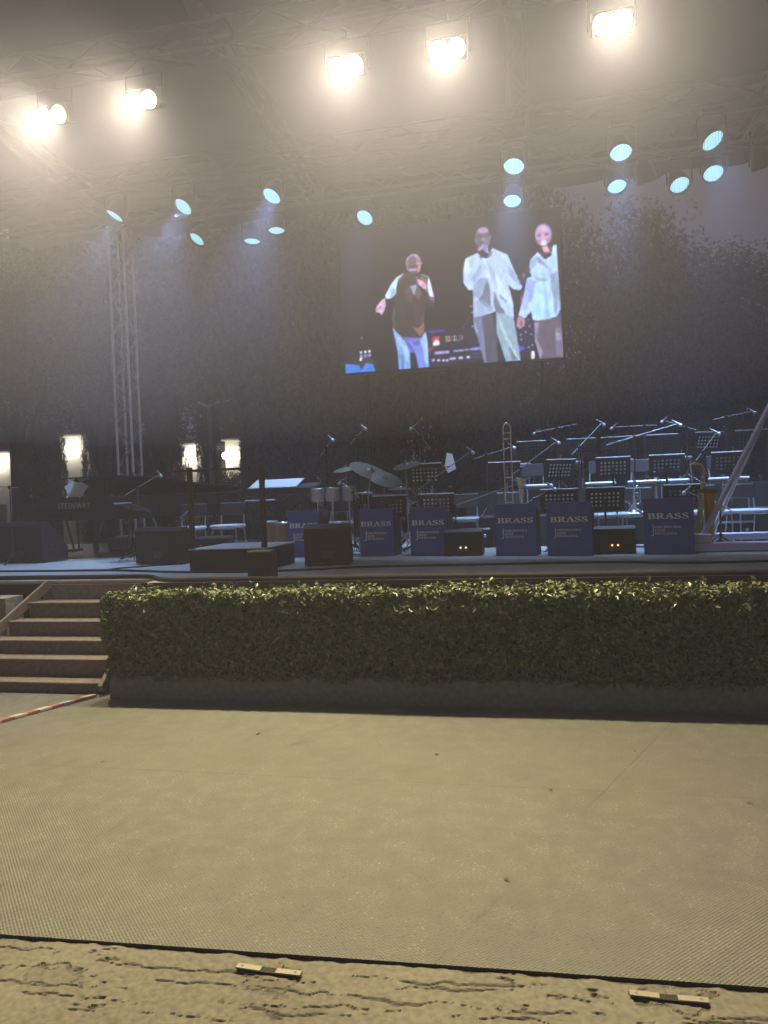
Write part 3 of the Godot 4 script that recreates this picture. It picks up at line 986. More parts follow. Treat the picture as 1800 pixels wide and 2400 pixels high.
func materials() -> void:
	mat("black_paint", Color(0.012, 0.012, 0.013), 0.5)
	mat("black_metal", Color(0.02, 0.02, 0.022), 0.35, 0.6)
	mat("dark_metal", Color(0.10, 0.10, 0.11), 0.35, 0.8)
	mat("boom", Color(0.3, 0.3, 0.31), 0.35, 0.5)
	mat("chrome", Color(0.6, 0.6, 0.62), 0.25, 0.6)
	mat("aluminium", Color(0.72, 0.72, 0.72), 0.4, 0.35)
	mat("aluminium_dull", Color(0.28, 0.28, 0.29), 0.5, 0.5)
	mat("truss_black", Color(0.06, 0.06, 0.065), 0.6, 0.4)
	mat("grille", Color(0.018, 0.018, 0.02), 0.7, 0.2)
	mat("rubber", Color(0.01, 0.01, 0.01), 0.8)
	mat("rib", Color(0.2, 0.35, 0.45), 0.5)
	mat("dark_glass", Color(0.02, 0.03, 0.035), 0.08)
	mat("mic_body", Color(0.10, 0.10, 0.11), 0.4, 0.5)
	mat("mic_head", Color(0.55, 0.56, 0.60), 0.4, 0.7)
	mat("stand_black", Color(0.016, 0.016, 0.018), 0.5)
	mat("stand_edge", Color(0.5, 0.5, 0.52), 0.35, 0.5)
	mat("seat", Color(0.55, 0.56, 0.58), 0.38)
	mat("seat_back", Color(0.03, 0.03, 0.034), 0.5)
	mat("cymbal", Color(0.13, 0.115, 0.075), 0.4, 0.6)
	mat("brass", Color(0.5, 0.31, 0.1), 0.28, 0.7)
	mat("silver_brass", Color(0.70, 0.64, 0.52), 0.25, 0.5)
	mat("piano_black", Color(0.006, 0.006, 0.007), 0.12)
	mat("gold_letters", Color(0.42, 0.35, 0.22), 0.45, 0.6)
	mat("ivory", Color(0.7, 0.68, 0.6), 0.35)
	mat("drum_black", Color(0.015, 0.015, 0.018), 0.2)
	mat("drum_white", Color(0.62, 0.62, 0.60), 0.5)
	mat("skin", Color(0.66, 0.65, 0.60), 0.6)
	mat("tan_wood", Color(0.3, 0.19, 0.1), 0.45)
	mat("bark", Color(0.045, 0.036, 0.028), 0.9)
	mat("twig", Color(0.018, 0.02, 0.01), 0.95)
	mat("band_side", Color(0.012, 0.014, 0.03), 0.8)
	mat("band_white", Color(0.8, 0.8, 0.8), 0.7)
	mat("bottle_cap", Color(0.05, 0.12, 0.4), 0.5)
	mat("tape_red", Color(0.3, 0.12, 0.1), 0.4)
	mat("tape_white", Color(0.42, 0.41, 0.38), 0.4)
	mat("steel_plate", Color(0.2, 0.195, 0.15), 0.55, 0.3)
	mat("purple_paint", Color(0.45, 0.42, 0.52), 0.5, 0.3)
	mat("pole_white", Color(0.55, 0.55, 0.58), 0.5)
	mat("vinyl_black", Color(0.012, 0.012, 0.013), 0.6)
	var m := mat("paper", Color(0.74, 0.75, 0.76), 0.9)
	m.backlight_enabled = true
	m.backlight = Color(0.25, 0.25, 0.26)
	m = mat("band_blue", Color(0.03, 0.05, 0.2), 0.85)
	noisy(m, Color(0.05, 0.09, 0.27), Color(0.07, 0.115, 0.33), 0.05, 3.0, 11)
	m = mat("stage_vinyl", Color(0.2, 0.2, 0.2), 0.45)
	noisy(m, Color(0.32, 0.31, 0.30), Color(0.46, 0.45, 0.44), 0.01, 0.35, 12, 0.05)
	m = mat("stone", Color(0.3, 0.3, 0.26), 0.9)
	noisy(m, Color(0.17, 0.165, 0.14), Color(0.34, 0.33, 0.28), 0.02, 1.1, 13, 0.5)
	m = mat("planter_paint", Color(0.1, 0.12, 0.1), 0.85)
	noisy(m, Color(0.14, 0.16, 0.145), Color(0.21, 0.23, 0.205), 0.02, 1.4, 14, 0.35)
	m = mat("stair_wood", Color(0.1, 0.05, 0.04), 0.85)
	noisy(m, Color(0.12, 0.098, 0.084), Color(0.21, 0.175, 0.15), 0.02, 1.6, 15, 0.2)
	m = mat("pale_board", Color(0.35, 0.3, 0.28), 0.85)
	noisy(m, Color(0.16, 0.14, 0.125), Color(0.26, 0.235, 0.215), 0.02, 1.2, 17, 0.2)
	m = mat("plaster", Color(0.6, 0.6, 0.56), 0.9)
	noisy(m, Color(0.52, 0.52, 0.48), Color(0.68, 0.68, 0.64), 0.01, 0.3, 18)
	m = mat("earth", Color(0.08, 0.075, 0.05), 0.95)
	noisy(m, Color(0.05, 0.05, 0.03), Color(0.12, 0.11, 0.08), 0.02, 0.2, 19)
	m = mat("roof_cloth", Color(0.05, 0.05, 0.05), 0.75)
	noisy(m, Color(0.02, 0.02, 0.02), Color(0.035, 0.034, 0.033), 0.01, 0.3, 20)
	m = mat("black_cloth", Color(0.012, 0.012, 0.012), 0.95)
	m = mat("carpet", Color(0.02, 0.02, 0.022), 0.95)
	noisy(m, Color(0.016, 0.016, 0.018), Color(0.04, 0.04, 0.044), 0.3, 4.0, 21, 0.1)
	m = mat("podium_top", Color(0.42, 0.42, 0.43), 0.5)
	m = mat("leaf", Color(1, 1, 1), 0.36)
	m.vertex_color_use_as_albedo = true
	m.backlight_enabled = true
	m.backlight = Color(0.10, 0.13, 0.03)
	m = mat("leaf_dark", Color(1, 1, 1), 0.95, 0.0, 0.15)
	m.vertex_color_use_as_albedo = true
	m = mat("step_paint", Color(1, 1, 1), 0.8)
	m.vertex_color_use_as_albedo = true
	var bt := board_textures()
	m = mat("board_floor", Color(1, 1, 1), 0.55)
	m.albedo_color = Color.WHITE
	m.vertex_color_use_as_albedo = true
	m.albedo_texture = bt[0]
	m.heightmap_enabled = true
	m.heightmap_texture = bt[1]
	m.heightmap_scale = 0.4
	m.uv1_triplanar = true
	m.uv1_world_triplanar = true
	m.uv1_scale = Vector3.ONE / 2.432
	glow("warm_bulb", Color(1.0, 0.86, 0.58), 26.0)
	glow("blue_lens", Color(0.66, 0.93, 1.0), 1.15)
	glow("house_lamp", Color(1.0, 0.97, 0.82), 6.0)
	glow("pilot_lamp", Color(1.0, 0.75, 0.4), 2.0)
	m = mat("screen_face", Color(0.01, 0.01, 0.01), 0.5)
	m.emission_enabled = true
	m.emission = Color.BLACK
	m.emission_texture = screen_picture()
	m.emission_energy_multiplier = 1.45
	m = mat("clear_plastic", Color(0.8, 0.85, 0.9, 0.3), 0.1)
	m.transparency = BaseMaterial3D.TRANSPARENCY_ALPHA
	m.albedo_color.a = 0.3

func _ready() -> void:
	# ---------------- camera, sky, exposure, haze
	var cam := Camera3D.new()
	cam.name = "camera"
	cam.fov = 2.0 * atan(1200.0 / 1700.0) / DEG
	cam.near = 0.05
	cam.far = 400.0
	cam.position = Vector3(0, 1.82, 0)
	cam.basis = Basis(Vector3.UP, 12.0 * DEG) * Basis(Vector3.RIGHT, -1.2 * DEG) * Basis(Vector3.BACK, -2.12 * DEG)
	add_child(cam)
	cam.current = true
	var we := WorldEnvironment.new()
	we.name = "environment"
	var env := Environment.new()
	var sky := Sky.new()
	var sm := ProceduralSkyMaterial.new()
	sm.sky_top_color = Color(0.060, 0.060, 0.085).linear_to_srgb()
	sm.sky_horizon_color = Color(0.12, 0.112, 0.14).linear_to_srgb()
	sm.sky_curve = 0.18
	sm.ground_bottom_color = Color(0.02, 0.02, 0.02).linear_to_srgb()
	sm.ground_horizon_color = Color(0.04, 0.04, 0.045).linear_to_srgb()
	sky.sky_material = sm
	env.background_mode = Environment.BG_SKY
	env.sky = sky
	env.tonemap_mode = Environment.TONE_MAPPER_LINEAR
	env.tonemap_exposure = 1.14
	env.fog_enabled = true
	env.fog_density = 0.007
	env.fog_light_color = Color(0.86, 0.87, 1.0)
	env.volumetric_fog_enabled = true
	env.volumetric_fog_density = 0.0
	env.sdfgi_enabled = true
	env.ssao_enabled = true
	env.ssil_enabled = true
	we.environment = env
	add_child(we)
	materials()
	setting()
	rigging()
	background()
	orchestra()
	details()
	# smoke from the stage hanging under the front of the roof
	for e in [[Vector3(-2.0, 6.2, -7.3), Vector3(25, 7.6, 5.8), 0.042, "bank of pale stage smoke hanging round the warm blinders"]]:
		var fv := FogVolume.new()
		fv.name = numbered("stage_smoke")
		fv.shape = RenderingServer.FOG_VOLUME_SHAPE_ELLIPSOID
		fv.size = e[1]
		var fm := FogMaterial.new()
		fm.density = e[2]
		fm.albedo = Color(0.83, 0.86, 1.0)
		fv.material = fm
		add_child(fv)
		fv.position = e[0]
		tag(fv, e[3], "smoke", "", "stuff")

func setting() -> void:
	var st := mb()
	q(st, Vector3(-150, -0.06, 20), Vector3(150, -0.06, 20), Vector3(150, -0.06, -200), Vector3(-150, -0.06, -200))
	struct("ground", st, M.earth)
	# audience floor of anti-slip boards, their seams running askew
	st = mb()
	bx(st, Vector3(-2, -0.04, -4.64), Vector3(16, 0.036, 3.8))
	var fl := struct("audience_floor", st, M.stair_wood)
	var stain := FastNoiseLite.new()
	stain.seed = 61
	stain.frequency = 1.0
	stain.fractal_octaves = 4
	var rows := [[-2.735, -4.5], [-4.5, -6.3]]
	for r in rows:
		for k in range(-4, 3):
			var z0: float = r[0]
			var z1: float = r[1]
			var s0 := -0.45 + k * 2.44 + (-z0 - 2.735) * 0.446
			var s1 := -0.45 + k * 2.44 + (-z1 - 2.735) * 0.446
			st = mb()
			floor_board(st, s0 + 0.0007, s1 + 0.0007, 2.4386, z0 - 0.0007, z1 + 0.0007, stain, -0.045 if z0 > -3.0 else 0.0)     # the front edge is cut slightly askew
			obj("floor_board", st, M.board_floor, fl)
	# the stone step the boards end on, its paint flaking
	var n := FastNoiseLite.new()
	n.seed = 31
	n.frequency = 0.02
	n.fractal_octaves = 4
	var n2 := FastNoiseLite.new()
	n2.seed = 8
	n2.frequency = 0.02
	st = mb()
	var nx := 600
	var nz := 84
	var hs := PackedFloat32Array()
	hs.resize((nx + 1) * (nz + 1))
	var fk := PackedFloat32Array()
	fk.resize((nx + 1) * (nz + 1))
	for j in nz + 1:
		for i in nx + 1:
			var x := -2.5 + i * 0.00667
			var z := -2.732 + j * 0.00667
			var e := step_flake(x, z, n, n2)
			if j < 4: e = maxf(e, 0.9 - j * 0.25 + n2.get_noise_2d(x * 300.0, z * 300.0))
			for c in [Vector3(-1.93, -2.52, 0.07), Vector3(-1.05, -2.585, 0.075), Vector3(0.42, -2.66, 0.08)]:     # paint broken round the fixings
				var dd: float = Vector2((x - c.x) * 0.62, z - c.y).length() / c.z + n2.get_noise_2d(x * 420.0, z * 420.0) * 0.55
				if dd < 1.0: e = maxf(e, (0.28 if dd < 0.8 else 0.85) * (0.4 + 0.6 * absf(n.get_noise_2d(x * 500.0, z * 500.0) * 2.0)))
			fk[j * (nx + 1) + i] = clampf(e, 0, 1)
			hs[j * (nx + 1) + i] = -0.007 - 0.008 * clampf(e, 0, 1) + n2.get_noise_2d(x * 160.0, z * 220.0) * 0.003 + n.get_noise_2d(x * 900.0, z * 900.0) * 0.0019
	for j in nz:
		for i in nx:
			var ids := [j * (nx + 1) + i, j * (nx + 1) + i + 1, (j + 1) * (nx + 1) + i + 1, (j + 1) * (nx + 1) + i]
			var P := []
			for k in 4:
				P.append(Vector3(-2.5 + (i + (1 if k == 1 or k == 2 else 0)) * 0.00667, hs[ids[k]], -2.732 + (j + (1 if k >= 2 else 0)) * 0.00667))
				P[k].z -= 0.045 * (P[k].x + 0.64)
			var nn: Vector3 = (P[3] - P[0]).cross(P[1] - P[0]).normalized()
			for k in [0, 1, 2, 0, 2, 3]:
				var e := fk[ids[k]]
				var sp := n.get_noise_2d(P[k].x * 1300.0, P[k].z * 1300.0)
				var base := Color(0.15, 0.147, 0.115) * (1.0 + 0.4 * sp + 0.2 * n2.get_noise_2d(P[k].x * 60.0, P[k].z * 60.0))
				st.set_color(base.lerp(Color(0.05, 0.046, 0.036), clampf(e * 1.1, 0.0, 1.0)))
				st.set_normal(nn)
				st.add_vertex(P[k])
	var fs := struct("front_step", st, M.step_paint)
	st = mb()
	st.set_color(Color(0.15, 0.146, 0.105))
	bx(st, Vector3(0, -0.055, -0.672), Vector3(14, 0.05, 3.0))
	obj("step_slab", st, M.stone, fs)
	for e in [[-6.0, 7.0], [5.0, 7.0]]:
		st = mb()
		bx(st, Vector3(e[0], -0.04, -2.45), Vector3(e[1] - 0.02, 0.05, 0.556))
		obj("step_slab", st, M.stone, fs)
	# planter along the foot of the stage
	st = mb()
	bx(st, Vector3(-0.44, 0.108, -6.19), Vector3(7.2, 0.25, 0.08), Basis.IDENTITY, 0.012)
	var pl: Node3D = obj("planter_wall", st, M.planter_paint)
	tag(pl, "low dark green painted wall under the long hedge", "low wall")
	st = mb()
	bx(st, Vector3(-0.44, 0.08, -6.45), Vector3(7.2, 0.2, 0.43))
	obj("soil", st, M.earth, pl)
	st = mb()
	bx(st, Vector3(-8.2, 0.108, -6.5), Vector3(3.9, 0.25, 0.08), Basis.IDENTITY, 0.012)
	tag(obj("planter_wall", st, M.planter_paint), "low dark green painted wall left of the steps", "low wall")
	# stage: stone apron, deck, fascia
	st = mb()
	bx(st, Vector3(1.05, 0.425, -6.82), Vector3(10.3, 0.85, 0.28))
	bx(st, Vector3(-9.75, 0.425, -7.1), Vector3(7.9, 0.85, 0.28))
	struct("stage_apron", st, M.stone)
	st = mb()
	bx(st, Vector3(-3.5, S - 0.02, -11.05), Vector3(19, 0.04, 7.4), Basis.IDENTITY, 0.006)
	bx(st, Vector3(0.94, S - 0.02, -7.15), Vector3(10.12, 0.04, 0.4), Basis.IDENTITY, 0.006)
	var dk := struct("stage_deck", st, M.stage_vinyl)
	st = mb()
	bx(st, Vector3(-3.5, (S - 0.04) / 2, -11.08), Vector3(18.9, S - 0.04, 7.38))
	obj("stage_base", st, M.black_paint, dk)
	st = mb()
	bx(st, Vector3(-4.85, 0.86, -7.36), Vector3(1.3, 0.19, 0.05), Basis.IDENTITY, 0.004)
	obj("fascia_board", st, M.pale_board, dk)
	st = mb()
	bx(st, Vector3(0.94, S - 0.024, -6.944), Vector3(10.12, 0.06, 0.012), Basis.IDENTITY, 0.002)
	obj("edge_trim", st, M.vinyl_black, dk)
	for x in [-5.56, -4.16]:
		st = mb()
		bx(st, Vector3(x, 0.48, -7.355), Vector3(0.1, 0.955, 0.045), Basis.IDENTITY, 0.004)
		obj("fascia_post", st, M.pale_board, dk)
	# risers for the rear rows
	for r in [[0.45, -11.0, -12.4, -1.2, 5.2], [0.85, -12.4, -13.9, -1.2, 5.2]]:
		st = mb()
		bx(st, Vector3((r[3] + r[4]) / 2, S + r[0] / 2, (r[1] + r[2]) / 2), Vector3(r[4] - r[3], r[0], r[1] - r[2] - 0.006), Basis.IDENTITY, 0.008)
		tag(obj("stage_riser", st, M.carpet), "black carpeted riser under the middle row of chairs" if r[0] < 0.5 else "tallest black carpeted riser under the rear row of stands", "riser")
	# steps up to the stage
	var t := thing("stage_steps", "brown wooden steps with pale nosings leading up to the stage", "steps", Vector3(-4.2, 0, -6.3))
	var ys := [0.11, 0.295, 0.445, 0.61, 0.785]
	for k in 5:
		var wl := 1.86 - 0.54 * k / 5.0                  # the flight narrows towards the top
		st = mb()
		bx(st, Vector3(-wl / 2, ys[k] - 0.014, -0.2 * k - 0.1), Vector3(wl, 0.028, 0.23), Basis.IDENTITY, 0.006)
		obj("tread", st, M.stair_wood, t)
		var lo: float = 0.0 if k == 0 else ys[k - 1]
		st = mb()
		bx(st, Vector3(-wl / 2, (lo + ys[k] - 0.028) / 2, -0.2 * k - 0.03), Vector3(wl, ys[k] - 0.03 - lo, 0.018))
		obj("riser_board", st, M.stair_wood, t)
	for e in [[Vector3(0.02, 0.03, 0.06), Vector3(0.02, 0.93, -1.02)], [Vector3(-1.88, 0.03, 0.06), Vector3(-1.32, 0.93, -1.02)]]:
		st = mb()
		var ax: Vector3 = e[1] - e[0]
		var bz := ax.normalized()
		var bxx := Vector3.UP.cross(bz).normalized()
		bx(st, (e[0] + e[1]) / 2 + Vector3(0, 0.03, 0), Vector3(0.045, 0.1, ax.length()), Basis(bxx, bz.cross(bxx), bz), 0.005)
		obj("stringer", st, M.pale_board, t)
	# hedges
	hedge("long clipped hedge in front of the stage, right of the steps", -4.05, 2.9, -6.66, -6.13, 0.2, 0.97, 46000, 41)
	hedge("short clipped hedge left of the wooden steps", -8.8, -6.12, -6.95, -6.55, 0.2, 0.93, 15000, 42)

func rigging() -> void:
	var G := "aluminium trusses of the stage roof"
	var st: SurfaceTool
	var spans := [
		["front roof truss carrying the five warm blinders", Vector3(-9.6, 6.97, -7.66), Vector3(4.2, 6.97, -7.66)],
		["middle roof truss with the nearer row of blue lights", Vector3(-9.6, 6.72, -10.0), Vector3(4.2, 6.72, -10.0)],
		["rear roof truss with the farther row of blue lights", Vector3(-9.6, 6.9, -11.6), Vector3(4.2, 6.9, -11.6)]]
	for s in spans:
		var t := thing("roof_truss", s[0], "truss", s[1], 0, G)
		truss(t, Vector3.ZERO, s[2] - s[1], 0.29, 0.5, M.truss_black, M.truss_black)
	var k := 0
	for x in [-7.43, -3.6, -0.1, 3.3]:
		var t := thing("roof_rafter", ["roof rafter over the lattice tower by the piano", "roof rafter above the second blinder from the tower", "roof rafter above the fourth blinder", "roof rafter above the leaning brace of the far tower"][k], "truss", Vector3(x, 7.08, -12.3), 0, G)
		truss(t, Vector3.ZERO, Vector3(0, 0.62, 6.2), 0.24, 0.55, M.truss_black, M.truss_black)
		k += 1
	# towers
	var tw := thing("lattice_tower", "tall aluminium lattice tower standing behind the grand piano", "tower", Vector3(-7.43, S, -12.3))
	truss(tw, Vector3(0, 0.28, 0), Vector3(0, 6.0, 0), 0.3, 0.42, M.aluminium, M.aluminium_dull, Vector3.BACK)
	st = mb()
	bx(st, Vector3(0, 0.26, 0), Vector3(0.46, 0.03, 0.46))
	obj("base_plate", st, M.aluminium, tw)
	st = mb()
	bx(st, Vector3(0, 0.125, 0), Vector3(0.7, 0.24, 0.6), Basis.IDENTITY, 0.02)
	obj("ballast_block", st, M.stone, tw)
	for e in [Vector3(-0.75, 0.05, 0.1), Vector3(0.75, 0.05, 0.2), Vector3(0.35, 0.05, 0.75)]:
		st = mb()
		tube(st, Vector3(signf(e.x) * 0.15, 1.45, 0.15), e, 0.02)
		obj("outrigger", st, M.aluminium_dull, tw)
	tw = thing("lattice_tower", "lattice tower with leaning brace and purple base beam beside the band stands", "tower", Vector3(3.05, S, -9.5))
	truss(tw, Vector3(0, 0.1, 0), Vector3(0, 5.7, 0), 0.3, 0.42, M.aluminium, M.aluminium_dull, Vector3.BACK)
	st = mb()
	bx(st, Vector3(-0.55, 0.06, 0.02), Vector3(1.4, 0.11, 0.16), Basis.IDENTITY, 0.012)
	obj("base_beam", st, M.purple_paint, tw)
	st = mb()
	bx(st, Vector3(-0.5, 0.15, -0.55), Vector3(1.1, 0.09, 0.12), Basis.IDENTITY, 0.012)
	obj("base_beam", st, M.purple_paint, tw)
	st = mb()
	bx(st, Vector3(-1.1, 0.17, 0.02), Vector3(0.2, 0.11, 0.14), Basis.IDENTITY, 0.01)
	obj("bracket", st, M.purple_paint, tw)
	st = mb()
	tube(st, Vector3(-1.1, 0.18, 0.02), Vector3(-0.14, 2.05, 0.02), 0.034, -1, 10)
	obj("brace_tube", st, M.purple_paint, tw)
	st = mb()
	tube(st, Vector3(-0.88, 0.18, -0.5), Vector3(-0.1, 2.1, -0.14), 0.028, -1, 10)
	obj("brace_tube", st, M.aluminium, tw)
	# roof cloth and the border at its rear edge
	var poly := PackedVector2Array([Vector2(-12.5, 7.32), Vector2(-6.0, 8.0), Vector2(-5.7, 7.9), Vector2(-5.7, 7.96), Vector2(-6.0, 8.06), Vector2(-12.5, 7.38)])
	st = mb()
	prism(st, poly, -10.4, 5.2, Transform3D(Basis(Vector3(0, 0, 1), Vector3(1, 0, 0), Vector3(0, 1, 0)), Vector3.ZERO))
	tag(obj("stage_roof", st, M.roof_cloth), "dark cloth roof stretched over the trusses above the stage", "roof")
	st = mb()
	for i in 60:                                     # gathered border cloth
		var x0 := -9.9 + i * 0.25
		var w0 := 0.05 * sin(i * 2.1)
		var w1 := 0.05 * sin((i + 1) * 2.1)
		var d0 := 6.84 + 0.05 * sin(i * 1.3) + 0.03 * sin(i * 0.37)
		var d1 := 6.84 + 0.05 * sin((i + 1) * 1.3) + 0.03 * sin((i + 1) * 0.37)
		q(st, Vector3(x0, d0, -12.45 + w0), Vector3(x0 + 0.25, d1, -12.45 + w1), Vector3(x0 + 0.25, 7.33, -12.45 + w1), Vector3(x0, 7.33, -12.45 + w0))
		q(st, Vector3(x0 + 0.25, d1, -12.457 + w1), Vector3(x0, d0, -12.457 + w0), Vector3(x0, 7.33, -12.457 + w0), Vector3(x0 + 0.25, 7.33, -12.457 + w1))
	tag(obj("border_cloth", st, M.black_cloth), "black border cloth hanging from the rear edge of the roof", "curtain")
	# warm blinders
	var bl := [[-5.39, "first warm blinder on the front truss, outermost above the piano side"], [-4.24, "second warm blinder from the piano end of the front truss"], [-1.85, "middle one of five warm blinders on the front truss"], [-0.77, "fourth warm blinder from the piano end of the front truss"], [0.87, "fifth warm blinder, farthest from the piano on the front truss"]]
	for b in bl:
		blinder(b[1], Vector3(b[0], 6.41, -7.6), 0.4, 40.0)
	# blue wash lights
	var ra := [[-6.1, 6.22], [-4.98, 6.22], [-3.6, 6.21], [-0.17, 6.19], [1.2, 6.19], [2.31, 6.19]]
	var aims := [Vector3(-0.35, -0.8, 0.3), Vector3(-0.25, -0.72, 0.55), Vector3(-0.25, -0.78, 0.5), Vector3(-0.1, -0.8, 0.45), Vector3(0.0, -0.8, 0.45), Vector3(0.3, -0.75, 0.45)]
	for i in 6:
		wash_light("blue wash light on the middle truss, number %s from the lattice tower side" % ["one", "two", "three", "four", "five", "six"][i], Vector3(ra[i][0], ra[i][1], -10.0), aims[i], 0.4, 15.0 if i < 3 else 25.0, true, Vector3(0, -0.3, -0.2) if i < 3 else Vector3(0, -0.5, -0.75), 30.0 if i < 3 else 27.0)
	var rb := [[-5.55, 6.35, -0.3, -0.75, 0.45], [-4.56, 6.21, 0.0, -0.95, 0.12], [-4.12, 6.34, 0.05, -0.93, 0.16], [-2.6, 6.37, -0.2, -0.7, 0.6], [-0.24, 6.36, -0.05, -0.82, 0.4], [1.32, 6.39, 0.05, -0.8, 0.42], [2.21, 6.30, 0.1, -0.78, 0.55], [2.68, 6.41, 0.0, -0.75, 0.55]]
	for i in 8:
		wash_light("blue wash light on the rear truss, number %s from the lattice tower side" % ["one", "two", "three", "four", "five", "six", "seven", "eight"][i], Vector3(rb[i][0], rb[i][1], -11.6), Vector3(rb[i][2], rb[i][3], rb[i][4]), 6.755 - rb[i][1], 15.0 if i < 3 else 25.0, true, Vector3(0, -0.3, -0.2) if i < 3 else Vector3(0, -0.5, -0.6), 30.0 if i < 3 else 27.0)
	for e in [[1.75, "unlit lamp hanging between lit blue lights near the screen side"], [3.35, "unlit lamp at the far end of the rear truss"]]:
		wash_light(e[1], Vector3(e[0], 6.42, -11.6), Vector3(0.2, -0.9, -0.3), 0.335, 0.0, false)
	# video screen
	var sc := thing("video_screen", "large lit video screen showing three singers with microphones", "screen", Vector3(-1.72, 0, -15.5))
	st = mb()
	bx(st, Vector3(0, 6.08, -0.09), Vector3(4.76, 3.14, 0.14), Basis.IDENTITY, 0.01)
	obj("cabinet", st, M.black_paint, sc)
	var qm := QuadMesh.new()
	qm.size = Vector2(4.66, 3.03)
	inst("screen_face", qm, M.screen_face, sc, Transform3D(Basis.IDENTITY, Vector3(0, 6.08, -0.012)))
	for sx in [-1, 1]:
		st = mb()
		tube(st, Vector3(sx * 1.9, -0.05, -0.3), Vector3(sx * 1.9, 7.7, -0.3), 0.06)
		tube(st, Vector3(sx * 1.9, 5.0, -0.3), Vector3(sx * 1.9, 5.0, -0.15), 0.03)
		tube(st, Vector3(sx * 1.9, 7.2, -0.3), Vector3(sx * 1.9, 7.2, -0.15), 0.03)
		obj("support_post", st, M.black_metal, sc)
	var al := AreaLight3D.new()
	al.name = "screen_light"
	al.area_size = Vector2(4.6, 3.0)
	al.light_color = Color(0.72, 0.78, 1.0)
	al.light_energy = 0.25
	al.shadow_enabled = true
	sc.add_child(al)
	al.position = Vector3(0, 6.08, 0.02)
	al.rotation.y = PI

